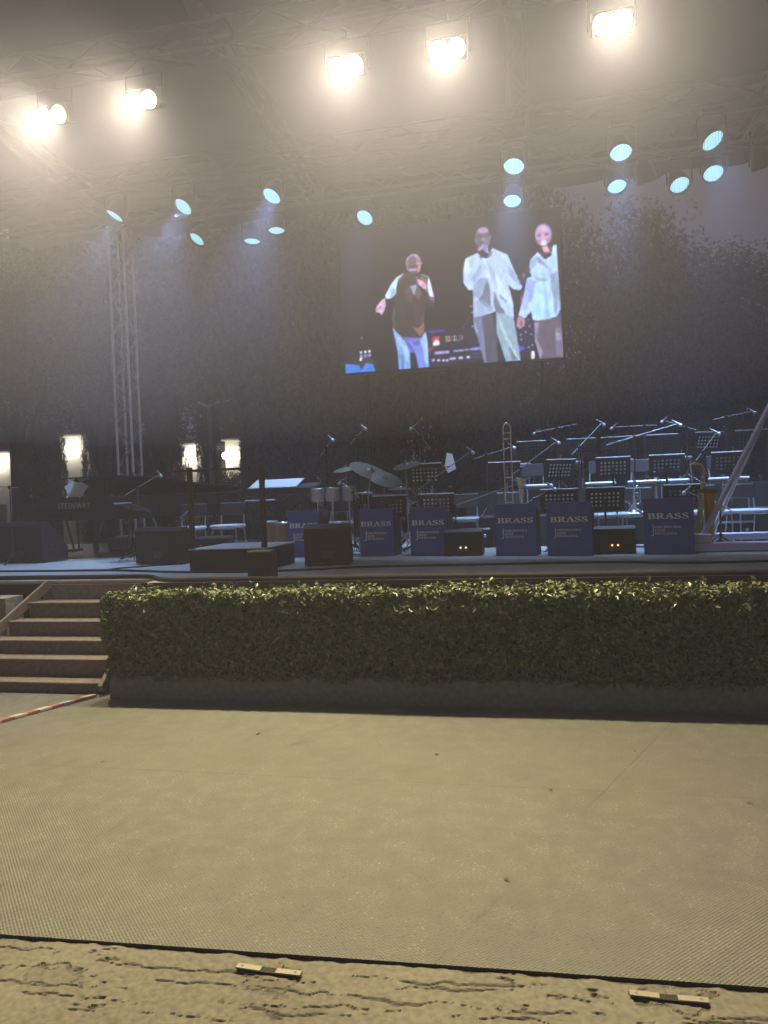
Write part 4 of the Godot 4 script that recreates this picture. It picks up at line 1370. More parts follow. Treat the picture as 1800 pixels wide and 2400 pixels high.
func background() -> void:
	var st: SurfaceTool
	# pale buildings beyond the trees, lit by their own wall lamps
	var bs := [[-25.7, 2.8, 4.6, "pale plastered house beyond the piano, farthest from the street lamp", -30.0, -24.9, 4.35],
		[-20.4, 2.6, 5.2, "tall pale plastered house with a wall lamp, left of the lattice tower", -30.0, -21.05, 4.75],
		[-15.5, 2.4, 4.5, "pale plastered house with a wall lamp left of the street lamp", -30.0, -15.1, 4.15],
		[-12.5, 1.9, 4.6, "pale plastered house with a wall lamp, right of the street lamp", -30.0, -13.3, 4.0]]
	for b in bs:
		var t := thing("house", b[3], "house", Vector3(b[0], -0.06, b[4]), 0, "pale houses behind the trees")
		st = mb()
		bx(st, Vector3(0, b[2] / 2, -1.5), Vector3(b[1], b[2], 3.0))
		obj("wall", st, M.plaster, t)
		st = mb()
		bx(st, Vector3(0, b[2] + 0.06, -1.5), Vector3(b[1] + 0.3, 0.12, 3.3), Basis.IDENTITY, 0.03)
		obj("roof", st, M.stone, t)
		st = mb()
		bx(st, Vector3(b[1] * 0.2, 1.1, 0.02), Vector3(0.9, 2.2, 0.06), Basis.IDENTITY, 0.01)
		obj("door", st, M.stair_wood, t)
		var lx: float = b[5] - b[0]
		st = mb()
		tube(st, Vector3(lx, b[6], 0.0), Vector3(lx, b[6] + 0.05, 0.3), 0.03)
		obj("lamp_bracket", st, M.black_metal, t)
		st = mb()
		lathe(st, [Vector2(0.01, -0.16), Vector2(0.13, -0.1), Vector2(0.17, 0.02), Vector2(0.1, 0.14), Vector2(0.01, 0.17)], 14, Transform3D(Basis.IDENTITY, Vector3(lx, b[6] - 0.08, 0.34)))
		obj("lamp_globe", st, M.house_lamp, t)
		var o := OmniLight3D.new()
		o.name = "lamp_light"
		o.light_color = Color(1.0, 0.97, 0.88)
		o.light_energy = 1.4
		o.omni_range = 40.0
		o.omni_attenuation = 2.0
		o.light_size = 0.12
		o.shadow_enabled = true
		t.add_child(o)
		o.position = Vector3(lx, b[6] - 0.08, 0.34)
	# street lamp
	var sl := thing("street_lamp", "tall white street lamp post with two unlit arms beyond the stage", "street lamp", Vector3(-11.3, -0.06, -24))
	st = mb()
	tube(st, Vector3.ZERO, Vector3(0, 5.4, 0), 0.13, 0.06, 12)
	obj("post", st, M.pole_white, sl)
	for sx in [-1, 1]:
		st = mb()
		tube(st, Vector3(0, 5.3, 0), Vector3(sx * 0.45, 5.5, 0), 0.03)
		obj("arm", st, M.pole_white, sl)
		st = mb()
		bx(st, Vector3(sx * 0.6, 5.5, 0), Vector3(0.4, 0.09, 0.18), Basis(Vector3.BACK, sx * 0.2), 0.03)
		obj("lamp_head", st, M.dark_metal, sl)
	# trees
	var c1 := crown_mesh(Vector3.ONE, 260, 110, 0.042, 71)
	var c2 := crown_mesh(Vector3.ONE, 240, 120, 0.044, 72)
	var c3 := crown_mesh(Vector3.ONE, 280, 100, 0.042, 73)
	var c4 := crown_mesh(Vector3.ONE, 900, 34, 0.05, 74, 0.07)
	var ts := [
		[-27.0, -33, 3.4, 0.4, c1, Vector3(5.5, 5.5, 4), 10.2, "broad dark tree left of the tall pale house"],
		[-21.5, -36, 4.0, 0.4, c2, Vector3(6, 6, 4), 11.6, "dark tree rising behind the tall pale house"],
		[-16.8, -27, 5.2, 0.35, c3, Vector3(4.6, 4.8, 3.5), 10.2, "dark tree over the gap left of the street lamp"],
		[-11.6, -28, 5.2, 0.35, c1, Vector3(5, 5.2, 3.5), 10.4, "dark tree whose crown hangs over the street lamp"],
		[-7.0, -25, 2.5, 0.4, c2, Vector3(4.6, 6.5, 3.5), 8.2, "dark dense tree right of the street lamp"],
		[-2.4, -26, 2.5, 0.4, c3, Vector3(4.4, 7.2, 3.5), 8.6, "tall dark tree directly behind the video screen"],
		[-3.5, -34, 4.5, 0.4, c1, Vector3(6.4, 7.0, 4), 12.5, "tallest dark tree, farthest behind the video screen"],
		[3.2, -25, 2.2, 0.4, c2, Vector3(3.6, 4.6, 3.2), 6.1, "rounded dark tree showing against the open sky"],
		[7.6, -26, 2.2, 0.4, c3, Vector3(3.4, 4.0, 3.2), 5.4, "lower dark tree at the end of the open sky"],
		[-11.2, -35, 4.5, 0.4, c2, Vector3(6, 7, 4), 12.0, "very tall dark tree far behind the street lamp"],
		[-16.5, -38, 4.5, 0.4, c1, Vector3(6, 6.5, 4), 12.2, "very tall dark tree far behind the lattice tower"],
		[-30.5, -38, 4.5, 0.4, c3, Vector3(6, 6.5, 4), 12.0, "very tall dark tree far off at the piano end"],
		[5.6, -33, 2.8, 0.4, c2, Vector3(5.0, 5.4, 4.0), 7.2, "wide dark tree closing the gap below the open sky"],
		[12.0, -28, 2.4, 0.4, c1, Vector3(4, 4.6, 3.4), 6.4, "dark tree standing farthest to the band stand side"]]
	var i := 0
	for e in ts:
		tree(e[7], Vector3(e[0], -0.06, e[1]), e[2], e[3], e[4], e[5], e[6], 0.7 * i)
		i += 1
	# trunks and shrubs close behind the stage
	var near := [[-13.2, -16.6, 4.4, 0.24, Vector3(2.2, 2.3, 1.8), 6.3, "nearer dark tree with a bare trunk left of the grand piano"], [-12.0, -18.5, 4.2, 0.2, Vector3(2.2, 2.2, 1.8), 6.3, "nearer dark tree leaning over the pale house wall"]]
	for e in near:
		tree(e[6], Vector3(e[0], -0.06, e[1]), e[2], e[3], c3, e[4], e[5], 0.4 + e[0])
	var cy := [[-20.5, -27.0, 1.05, 3.9, "narrow dark cypress between the two houses left of the lattice tower"], [-17.1, -27.0, 1.15, 4.2, "narrow dark cypress straight behind the lattice tower"], [-15.0, -27.0, 1.15, 3.8, "narrow dark cypress right of the lattice tower"], [-12.62, -26.6, 0.52, 3.2, "slim dark cypress standing behind the street lamp"], [-9.9, -27.0, 1.5, 4.0, "broad dark cypress right of all the wall lamps"], [-6.8, -28.0, 1.8, 4.0, "dark cypress behind the stage keyboard"], [-24.0, -34.0, 2.6, 4.2, "dark cypress far behind the farthest house"], [-14.6, -35.0, 3.2, 4.2, "dark cypress far behind the houses by the street lamp"], [-1.5, -30.0, 3.0, 4.0, "dark cypress below the video screen"], [3.6, -30.0, 3.2, 4.0, "dark cypress below the rounded tree"]]
	for e in cy:
		var t := thing("cypress", e[4], "tree", Vector3(e[0], -0.06, e[1]), e[0], "dark cypresses behind the stage")
		inst("crown", c4, M.leaf_dark, t, Transform3D(Basis.from_scale(Vector3(e[2], e[3], e[2])), Vector3(0, e[3] * 0.97, 0)))
		st = mb()
		tube(st, Vector3(0, -0.1, 0), Vector3(0, e[3] * 1.4, 0), 0.14, 0.05)
		obj("trunk", st, M.bark, t)
	var sh := [[-16.2, -25, 0.9, 1.4], [-11.9, -21, 0.9, 1.5], [-10.6, -24.6, 0.7, 1.75], [-8.2, -20, 1.6, 1.7], [-14.2, -22, 0.8, 1.0], [-4.6, -21, 2.2, 1.9], [-0.4, -21, 2.4, 2.1], [4.0, -21, 2.6, 2.1], [9.0, -22, 2.6, 2.1]]
	var names := ["left of the gap with the wide lamp", "below the wide wall lamp", "between the street lamp and the round lamp", "right of the round wall lamp", "under the tall pale house", "behind the drums", "behind the trombone", "behind the rear riser", "past the leaning tower brace"]
	i = 0
	for e in sh:
		var t := thing("shrub", "dark leafy shrub " + names[i], "shrub", Vector3(e[0], -0.06, e[1]), i * 0.9, "dark shrubs behind the stage")
		inst("foliage", [c1, c2, c3][i % 3], M.leaf_dark, t, Transform3D(Basis.from_scale(Vector3(e[2], e[3], 1.2)), Vector3(0, e[3] * 0.8, 0)))
		st = mb()
		tube(st, Vector3(0, -0.05, 0), Vector3(0, e[3] * 0.7, 0), 0.06, 0.03)
		obj("stem", st, M.bark, t)
		i += 1

func grand_piano() -> void:
	var t := thing("grand_piano", "black concert grand piano with raised lid and maker's name in gold", "piano", Vector3(-8.05, S, -10.42))
	var rim := PackedVector2Array([Vector2(0, 0), Vector2(1.45, 0), Vector2(1.75, -0.06), Vector2(2.02, -0.22), Vector2(2.25, -0.45), Vector2(2.5, -0.72), Vector2(2.78, -0.92), Vector2(2.95, -1.08), Vector2(3.0, -1.28), Vector2(2.92, -1.46), Vector2(2.7, -1.54), Vector2(0, -1.54)])
	var st := mb()
	prism(st, rim, 0.62, 0.985)
	obj("case", st, M.piano_black, t)
	var lid := PackedVector2Array()
	for p in rim:
		lid.append(Vector2(p.x - 0.02 + (0.04 if p.x > 1 else 0.0), p.y + (0.03 if p.y > -0.7 else -0.02)))
	for i in lid.size():
		if lid[i].x < 0.6: lid[i].x = 0.62
	st = mb()
	prism(st, lid, 0.0, 0.022, Transform3D(Basis(Vector3.RIGHT, -0.19), Vector3(0, 1.0, -1.54)) * Transform3D(Basis.IDENTITY, Vector3(0, 0, 1.54)))
	obj("lid", st, M.piano_black, t)
	st = mb()
	bx(st, Vector3(0.34, 1.0, -0.77), Vector3(0.5, 0.02, 1.5), Basis.IDENTITY, 0.006)
	obj("front_lid", st, M.piano_black, t)
	st = mb()
	tube(st, Vector3(1.3, 0.98, -0.04), Vector3(1.35, 1.26, 0.0), 0.012)
	obj("lid_prop", st, M.piano_black, t)
	st = mb()
	bx(st, Vector3(0.72, 1.17, -0.7), Vector3(0.02, 0.32, 0.75), Basis(Vector3.BACK, -0.25), 0.006)
	obj("music_desk", st, M.piano_black, t)
	st = mb()
	bx(st, Vector3(-0.16, 0.7, -0.77), Vector3(0.32, 0.1, 1.42), Basis.IDENTITY, 0.008)
	obj("key_bed", st, M.piano_black, t)
	for sz in [0.0, -1.48]:
		st = mb()
		bx(st, Vector3(-0.15, 0.8, -0.03 + sz), Vector3(0.33, 0.22, 0.06), Basis.IDENTITY, 0.015)
		obj("key_cheek", st, M.piano_black, t)
	for k in 26:
		st = mb()
		bx(st, Vector3(-0.2, 0.762, -0.1 - k * 0.0515), Vector3(0.15, 0.022, 0.049), Basis.IDENTITY, 0.003)
		obj("white_key", st, M.ivory, t)
	for e in [Vector3(0.15, 0, -0.14), Vector3(0.15, 0, -1.4), Vector3(2.45, 0, -1.15)]:
		st = mb()
		lathe(st, [Vector2(0.045, 0.09), Vector2(0.05, 0.14), Vector2(0.06, 0.4), Vector2(0.085, 0.6), Vector2(0.1, 0.63)], 10, Transform3D(Basis.IDENTITY, e))
		var lg := obj("leg", st, M.piano_black, t)
		st = mb()
		tube(st, e + Vector3(-0.025, 0.045, 0), e + Vector3(0.025, 0.045, 0), 0.045, -1, 14)
		bx(st, e + Vector3(0, 0.07, 0), Vector3(0.08, 0.06, 0.06))
		obj("caster", st, M.brass, lg)
	st = mb()
	tube(st, Vector3(0.2, 0.1, -0.7), Vector3(0.12, 0.64, -0.62), 0.018)
	tube(st, Vector3(0.2, 0.1, -0.84), Vector3(0.12, 0.64, -0.92), 0.018)
	bx(st, Vector3(0.16, 0.09, -0.77), Vector3(0.14, 0.05, 0.3), Basis.IDENTITY, 0.01)
	obj("pedal_lyre", st, M.piano_black, t)
	var tm := letters("STEINWAY", "Droid Sans", 0.125, 0.003)
	inst("lettering", tm, M.gold_letters, t, Transform3D(Basis.from_scale(Vector3(0.98, 1, 1)), Vector3(0.72, 0.86, 0.004)))
	# music book on the desk
	var bk := thing("music_book", "open white music book standing on the grand piano", "book", Vector3(-7.42, S + 1.012, -10.62), 0.2)
	for sx in [-1, 1]:
		st = mb()
		bx(st, Vector3(sx * 0.075, 0.115, 0), Vector3(0.16, 0.23, 0.006), Basis(Vector3.BACK, -sx * 0.55) * Basis(Vector3.RIGHT, -0.3))
		obj("page", st, M.paper, bk)
	# stool
	var sl := thing("piano_stool", "padded black piano stool at the keyboard end of the piano", "stool", Vector3(-8.75, S, -10.9))
	st = mb()
	bx(st, Vector3(0, 0.49, 0), Vector3(0.42, 0.07, 0.7), Basis.IDENTITY, 0.025)
	obj("seat", st, M.seat, sl)
	for e in [[-0.17, -0.3], [0.17, -0.3], [-0.17, 0.3], [0.17, 0.3]]:
		st = mb()
		tube(st, Vector3(e[0], 0, e[1]), Vector3(e[0], 0.46, e[1]), 0.02, 0.028)
		obj("leg", st, M.piano_black, sl)

func orchestra() -> void:
	var st: SurfaceTool
	grand_piano()
	# stage monitors
	var mons := [[Vector3(-7.82, S + 0.011, -10.05), -0.18, 0.92, 0.62, 0.5, "black stage monitor in front of the piano stool"], [Vector3(-5.1, S + 0.011, -9.35), -0.16, 0.78, 0.5, 0.46, "black stage monitor between the piano tail and the podium"], [Vector3(-2.58, S + 0.011, -8.75), 0.17, 0.56, 0.5, 0.45, "black stage monitor between the podium and the second band stand"], [Vector3(-0.98, S + 0.011, -9.75), 0.0, 0.5, 0.34, 0.4, "small black monitor between the third and fourth band stands"], [Vector3(0.92, S + 0.011, -9.6), 0.0, 0.5, 0.34, 0.4, "small black monitor between the fifth and sixth band stands"]]
	for e in mons:
		var t := thing("stage_monitor", e[5], "speaker", e[0], e[1], "stage monitors on the deck")
		wedge(t, e[2], e[3], e[4])
		if e[3] < 0.4:
			for sx in [-0.035, 0.035]:
				st = mb()
				lathe(st, [Vector2(0.012, 0), Vector2(0.012, 0.006), Vector2(0.001, 0.009)], 10, Transform3D(Basis(Vector3.RIGHT, PI / 2), Vector3(sx, e[3] * 0.3, e[4] / 2 + 0.007)))
				obj("pilot_light", st, M.pilot_lamp, t)
	# conductor's podium
	var pd := thing("conductor_podium", "black conductor's podium with posts and rail at the stage front", "podium", Vector3(-3.64, S, -8.06))
	st = mb()
	bx(st, Vector3(0, 0.13, -0.5), Vector3(0.98, 0.26, 1.02), Basis.IDENTITY, 0.006)
	obj("platform", st, M.carpet, pd)
	st = mb()
	bx(st, Vector3(0, 0.268, -0.5), Vector3(1.0, 0.014, 1.04), Basis.IDENTITY, 0.003)
	obj("platform_top", st, M.podium_top, pd)
	for x in [-0.46, 0.46]:
		st = mb()
		bx(st, Vector3(x, 0.64, -0.03), Vector3(0.06, 1.24, 0.05), Basis.IDENTITY, 0.006)
		obj("post", st, M.black_paint, pd)
	st = mb()
	bx(st, Vector3(-0.2, 1.22, -0.06), Vector3(1.0, 0.03, 0.03), Basis.IDENTITY, 0.004)
	obj("rail", st, M.black_paint, pd)
	var cs := thing("speaker_box", "small upright black box standing before the podium at the stage edge", "speaker", Vector3(-2.86, S, -7.2), 0.1)
	st = mb()
	bx(st, Vector3(0, 0.155, 0), Vector3(0.27, 0.31, 0.22), Basis.IDENTITY, 0.01)
	obj("cabinet", st, M.black_paint, cs)
	st = mb()
	bx(st, Vector3(0, 0.155, 0.112), Vector3(0.24, 0.28, 0.008), Basis.IDENTITY, 0.002)
	obj("grille", st, M.grille, cs)
	# band stands
	var bf := [[-3.3, -9.94, 0.52, 0.66], [-2.2, -9.8, 0.5, 0.66], [-1.46, -9.7, 0.52, 0.66], [-0.29, -9.43, 0.53, 0.67], [0.37, -9.29, 0.55, 0.67], [1.53, -9.26, 0.57, 0.68]]
	var nm := ["blue lettered band stand half hidden by the podium monitor", "blue lettered band stand second along from the podium", "blue lettered band stand below the ride cymbal, third along", "blue lettered band stand in front of the trombone", "blue lettered band stand fifth along, right of the trombone", "blue lettered band stand beside the purple base beam"]
	for i in 6:
		brass_front(nm[i], Vector3(bf[i][0], S, bf[i][1]), -0.2, bf[i][2], bf[i][3])
	# chairs
	var ch := make_chair()
	var cs_at := [
		[-1.06, S, -10.55, "chair between the third and fourth band stands"], [0.95, S, -10.5, "chair left of the sixth band stand, next to its monitor"], [1.34, S, -10.6, "chair holding the trumpet"], [2.27, S, -10.5, "front row chair just right of the saxophone"], [2.75, S, -10.55, "front row chair behind the leaning brace"], [3.3, S, -10.5, "front row chair at the foot of the lattice tower"], [-0.35, S, -10.6, "front row chair behind the trombone"], [-2.95, S, -10.4, "chair between the first two band stands"], [-5.2, S, -10.15, "chair behind the monitor near the piano tail"], [-4.75, S, -10.6, "chair behind the conductor's podium"],
		[-0.03, S + 0.45, -11.95, "middle row chair nearest the trombone"], [0.98, S + 0.45, -11.9, "middle row chair second from the trombone"], [1.62, S + 0.45, -11.95, "middle row chair third from the trombone"], [2.02, S + 0.45, -11.9, "middle row chair fourth from the trombone"], [2.85, S + 0.45, -11.95, "middle row chair above the saxophone"],
		[-0.3, S + 0.85, -13.4, "rear row chair nearest the trombone"], [0.6, S + 0.85, -13.4, "rear row chair second from the trombone"], [1.4, S + 0.85, -13.4, "rear row chair third from the trombone"], [2.35, S + 0.85, -13.4, "rear row chair fourth from the trombone"], [3.2, S + 0.85, -13.4, "rear row chair at the guard rail end"]]
	rng.seed = 5
	for i in cs_at.size():
		var e = cs_at[i]
		var p := Vector3(e[0], e[1], e[2])
		var a := rng.randf_range(-0.3, 0.3)
		if i == 0:
			ch.position = p
			ch.rotation.y = a
			ch.set_meta("label", "black " + e[3])
		else:
			dup(ch, p, a, "black " + e[3])
	# music stands
	var ms := make_stand(0.83, 0.35)
	var tall := make_stand(1.28, 0.3)
	var sp := [
		[0.28, S, -10.02, 0, 0.0, "low music stand behind the fifth band stand"], [0.87, S, -10.02, 0, 0.05, "low music stand between the fifth and sixth band stands"], [1.86, S, -10.0, 0, -0.2, "low music stand behind the sixth band stand"], [-1.4, S, -10.15, 0, 0.1, "low music stand behind the third band stand"], [-2.1, S, -10.25, 0, 0.3, "low music stand behind the second band stand"],
		[-1.62, S, -10.6, 1, 0.1, "tall punched music stand right of the ride cymbal"],
		[1.12, S + 0.45, -11.4, 0, 0.0, "middle row music stand above the fifth band stand"], [1.88, S + 0.45, -11.4, 0, 0.0, "middle row music stand above the sixth band stand"], [0.34, S + 0.45, -11.35, 0, 0.5, "middle row music stand turned aside near the trombone"], [2.75, S + 0.45, -11.4, 0, -0.1, "middle row music stand above the saxophone"], [-0.5, S + 0.45, -11.4, 0, 0.2, "middle row music stand right behind the trombone"],
		[-0.08, S + 0.85, -12.85, 0, 0.0, "rear row music stand nearest the trombone"], [0.75, S + 0.85, -12.85, 0, 0.1, "rear row music stand second from the trombone"], [1.33, S + 0.85, -12.85, 0, -0.1, "rear row music stand third from the trombone"], [2.78, S + 0.85, -12.85, 0, 0.35, "rear row music stand with punched back turned to the light"], [3.43, S + 0.85, -12.85, 0, 0.0, "rear row music stand at the guard rail end"], [2.05, S + 0.85, -12.85, 0, 0.0, "rear row music stand before the guard rail's first post"],
		[-5.95, S, -9.85, 2, -0.5, "flat tilted music stand in front of the grand piano"], [-4.35, S, -11.0, 0, 0.1, "low music stand left of the stage keyboard"]]
	var first := [true, true]
	for e in sp:
		var p := Vector3(e[0], e[1], e[2])
		if e[3] == 2:
			var o := make_stand(0.86, 1.15)
			o.position = p
			o.rotation.y = e[4]
			o.set_meta("label", "black " + e[5])
			continue
		var src: Node3D = ms if e[3] == 0 else tall
		if first[e[3]]:
			src.position = p
			src.rotation.y = e[4]
			src.set_meta("label", "black " + e[5])
			first[e[3]] = false
		else:
			var d2 := dup(src, p, e[4], "black " + e[5])
			if not (e[5].contains("turned") or e[5].contains("fifth") or e[5].contains("third band")):
				d2.get_node("sheet_music").free()
	# boom microphones
	mic_stand("boom microphone reaching out past the piano keyboard", Vector3(-7.95, S, -9.75), 1.18, Vector3(-0.7, 1.24, 0.0), 0.15)
	mic_stand("boom microphone over the raised piano lid", Vector3(-6.05, S, -10.2), 1.1, Vector3(0.3, 1.3, -0.15), 0.2)
	mic_stand("boom microphone pointing up beside the punched tall stand", Vector3(-1.45, S, -10.3), 1.05, Vector3(0.55, 1.42, 0.0), 0.3)
	mic_stand("boom microphone lying low left of the trombone", Vector3(-1.15, S, -10.3), 0.66, Vector3(0.95, 0.95, 0.2), 0.1)
	mic_stand("boom microphone slanting up right of the trombone", Vector3(-0.22, S, -10.4), 1.15, Vector3(0.5, 1.5, 0.0), 0.15)
	mic_stand("boom microphone at the trumpet chair", Vector3(1.05, S, -10.3), 0.72, Vector3(0.28, 0.5, 0.1), 0.2)
	mic_stand("middle row boom microphone pointing at the rear stands", Vector3(0.62, S + 0.45, -11.2), 1.0, Vector3(0.35, 1.35, -0.1), 0.15)
	mic_stand("middle row long level boom microphone above the sixth band stand", Vector3(1.42, S + 0.45, -11.3), 1.12, Vector3(0.62, 1.28, 0.0), 0.4)
	mic_stand("rear row boom microphone with paired heads above the trombone side", Vector3(0.35, S + 0.85, -12.6), 1.02, Vector3(-0.35, 0.96, 0.1), 0.35)
	mic_stand("rear row level boom microphone left of the guard rail", Vector3(1.75, S + 0.85, -12.6), 0.98, Vector3(-0.5, 0.98, 0.1), 0.2)
	mic_stand("rear row boom microphone at the guard rail end", Vector3(3.0, S + 0.85, -12.6), 1.05, Vector3(0.4, 1.12, 0.0), 0.2)
	mic_stand("low boom microphone in front of the saxophone", Vector3(2.25, S, -9.85), 0.55, Vector3(-0.4, 0.75, 0.0), 0.15)
	mic_stand("overhead microphone left of the drum kit", Vector3(-3.2, S, -10.9), 1.62, Vector3(0.12, 1.74, 0.1), 0.2, "black_metal")
	mic_stand("overhead microphone above the ride cymbal", Vector3(-2.75, S, -11.1), 1.78, Vector3(0.15, 1.9, 0.1), 0.2, "black_metal")
	mic_stand("overhead microphone above the crash cymbal", Vector3(-1.72, S, -11.0), 1.72, Vector3(-0.1, 1.86, 0.1), 0.2, "black_metal")
	# guard rail
	var gr := thing("guard_rail", "thin metal guard rail behind the rear row of chairs", "railing", Vector3(1.75, S + 0.85, -13.8))
	st = mb()
	tube(st, Vector3(0, 1.06, 0), Vector3(3.3, 1.06, 0), 0.018)
	obj("top_rail", st, M.dark_metal, gr)
	for k in 4:
		st = mb()
		tube(st, Vector3(k * 1.09, 0, 0), Vector3(k * 1.09, 1.06, 0), 0.018)
		obj("post", st, M.dark_metal, gr)

func details() -> void:
	var st: SurfaceTool
	# drum kit
	cymbal("large ride cymbal tilted towards the band stands", Vector3(-2.45, S, -10.45), Vector3(0.05, 1.22, 0.0), 0.32, Vector3(0.42, 0.86, 0.26))
	cymbal("second large cymbal hanging lower beside the ride cymbal", Vector3(-2.2, S, -10.35), Vector3(0.03, 1.1, 0.0), 0.27, Vector3(0.36, 0.86, 0.34))
	cymbal("small crash cymbal next to the tall punched stand", Vector3(-1.86, S, -10.4), Vector3(0.0, 1.28, 0.0), 0.2, Vector3(-0.12, 0.9, 0.3))
	cymbal("low pair of hi-hats behind the third band stand", Vector3(-2.02, S, -10.75), Vector3(0.0, 0.95, 0.0), 0.19, Vector3(0.02, 1, 0.08))
	drum("small white-skinned timbale nearest the stage keyboard", Vector3(-3.2, S, -10.35), 0.1, 0.78, 0.98, "chrome", "drum_white", true)
	drum("second white-skinned timbale from the stage keyboard", Vector3(-2.97, S, -10.35), 0.1, 0.78, 0.98, "chrome", "drum_white", true)
	drum("third white-skinned timbale from the stage keyboard", Vector3(-2.73, S, -10.4), 0.1, 0.78, 1.0, "chrome", "drum_white", true)
	drum("black tom drum under the ride cymbal", Vector3(-2.3, S, -10.85), 0.17, 0.62, 0.86, "drum_black", "skin", true)
	drum("black floor drum behind the third band stand", Vector3(-1.78, S, -10.85), 0.2, 0.3, 0.72, "drum_black", "skin", true)
	drum("tan wooden hand drum beside the first band stand", Vector3(-3.95, S, -10.3), 0.12, 0.0, 0.52, "tan_wood", "tan_wood", false)
	drum("taller tan wooden hand drum behind the podium", Vector3(-3.68, S, -10.15), 0.12, 0.0, 0.5, "tan_wood", "skin", false)
	var bd := thing("bass_drum", "black bass drum lying on its side behind the second band stand", "drum", Vector3(-2.25, S, -11.25), 0)
	st = mb()
	var xf := Transform3D(Basis(Vector3.RIGHT, PI / 2), Vector3(0, 0.29, 0))
	lathe(st, [Vector2(0.27, -0.2), Vector2(0.28, 0.2)], 32, xf)
	obj("shell", st, M.drum_black, bd)
	st = mb()
	lathe(st, [Vector2(0.28, 0.17), Vector2(0.292, 0.17), Vector2(0.292, 0.215), Vector2(0.27, 0.215)], 32, xf)
	obj("hoop", st, M.chrome, bd)
	st = mb()
	lathe(st, [Vector2(0.272, 0.205), Vector2(0.001, 0.206)], 32, xf)
	obj("drum_head", st, M.drum_black, bd)
	# stage keyboard
	var kb := thing("stage_keyboard", "long stage keyboard with pale top panel on a black stand", "keyboard", Vector3(-3.86, S, -10.75), -0.05)
	st = mb()
	bx(st, Vector3(0, 0.99, 0), Vector3(1.15, 0.13, 0.36), Basis(Vector3.RIGHT, 0.16), 0.02)
	obj("case", st, M.black_paint, kb)
	st = mb()
	bx(st, Vector3(-0.12, 1.09, 0.02), Vector3(0.8, 0.012, 0.38), Basis(Vector3.RIGHT, 0.36), 0.003)
	obj("top_panel", st, M.podium_top, kb)
	for k in 7:
		st = mb()
		tube(st, Vector3(0.3 + k * 0.04, 1.06, -0.1), Vector3(0.3 + k * 0.04, 1.085, -0.1), 0.012)
		obj("knob", st, M.chrome, kb)
	for sx in [-1, 1]:
		st = mb()
		tube(st, Vector3(sx * 0.4, 0.02, 0.18), Vector3(-sx * 0.4, 0.9, 0.1), 0.018)
		tube(st, Vector3(sx * 0.4, 0.02, -0.2), Vector3(sx * 0.4, 0.02, 0.22), 0.02)
		obj("stand_leg", st, M.black_metal, kb)
	# more of the kit and its clutter
	drum("shallow chrome snare drum in front of the floor drum", Vector3(-2.0, S, -10.5), 0.16, 0.56, 0.7, "chrome", "skin", true)
	drum("small black rack tom left of the ride cymbal stand", Vector3(-2.62, S, -10.9), 0.13, 0.72, 0.9, "drum_black", "skin", true)
	cymbal("thin dark cymbal high at the back of the drum kit", Vector3(-2.95, S, -11.1), Vector3(0.0, 1.3, 0.0), 0.2, Vector3(-0.1, 0.95, 0.25))
	var sf := thing("music_folder", "pale music folder leaning on the tall punched stand", "folder", Vector3(-1.22, S + 1.13, -10.58), 0.3)
	st = mb()
	prism(st, PackedVector2Array([Vector2(-0.06, 0.0), Vector2(-0.1, 0.2), Vector2(-0.05, 0.3), Vector2(0.07, 0.24), Vector2(0.02, 0.02)]), 0, 0.006, Transform3D(Basis(Vector3.RIGHT, PI / 2) , Vector3(0, 0.3, 0)))
	obj("cover", st, M.paper, sf)
	st = mb()
	tube(st, Vector3(-0.4, 0.06, 0), Vector3(-0.02, 0.1, 0), 0.008)
	obj("clip_arm", st, M.black_metal, sf)
	var cases := [[Vector3(-0.95, S, -11.0), 0.5, 0.3, 0.24, "black instrument case lying behind the chair between band stands"], [Vector3(1.0, S, -10.95), 0.6, 0.26, 0.22, "black instrument case under the middle row riser edge"], [Vector3(-4.6, S, -9.75), 0.5, 0.34, 0.3, "black flight case behind the conductor's podium"], [Vector3(2.6, S, -10.95), 0.7, 0.3, 0.24, "long black instrument case near the lattice tower foot"]]
	for e in cases:
		var t := thing("instrument_case", e[4], "case", e[0], 0.1, "cases on the deck")
		st = mb()
		bx(st, Vector3(0, e[2] * 0.5, 0), Vector3(e[1], e[2], e[3]), Basis.IDENTITY, 0.025)
		obj("case_body", st, M.black_paint, t)
		st = mb()
		bx(st, Vector3(0, e[2] * 0.62, 0), Vector3(e[1] + 0.006, 0.012, e[3] + 0.006))
		obj("metal_edge", st, M.dark_metal, t)
		for sx in [-0.3, 0.3]:
			st = mb()
			bx(st, Vector3(sx * e[1], e[2] * 0.6, e[3] / 2 + 0.006), Vector3(0.04, 0.05, 0.012), Basis.IDENTITY, 0.003)
			obj("latch", st, M.chrome, t)
	mic_stand("short boom microphone at the piano tail chair", Vector3(-5.45, S, -10.35), 0.6, Vector3(0.25, 0.75, 0.1), 0.1, "black_metal")
	mic_stand("boom microphone between the timbales and the ride cymbal", Vector3(-2.6, S, -10.15), 0.9, Vector3(-0.2, 1.06, -0.1), 0.15, "black_metal")
	mic_stand("thin boom microphone over the snare drum", Vector3(-1.7, S, -10.2), 0.7, Vector3(-0.25, 0.84, -0.2), 0.15, "black_metal")
	mic_stand("boom microphone behind the fourth band stand", Vector3(-0.05, S, -9.95), 0.72, Vector3(0.25, 0.86, -0.05), 0.15)
	mic_stand("middle row upright boom microphone near the saxophone", Vector3(2.35, S + 0.45, -11.25), 0.85, Vector3(0.2, 1.12, 0.0), 0.15)
	mic_stand("middle row boom microphone nearest the trombone", Vector3(-0.75, S + 0.45, -11.2), 0.95, Vector3(0.4, 1.06, 0.0), 0.2)
	mic_stand("rear row boom microphone above the saxophone", Vector3(2.4, S + 0.85, -12.6), 0.92, Vector3(-0.35, 1.05, 0.0), 0.15)
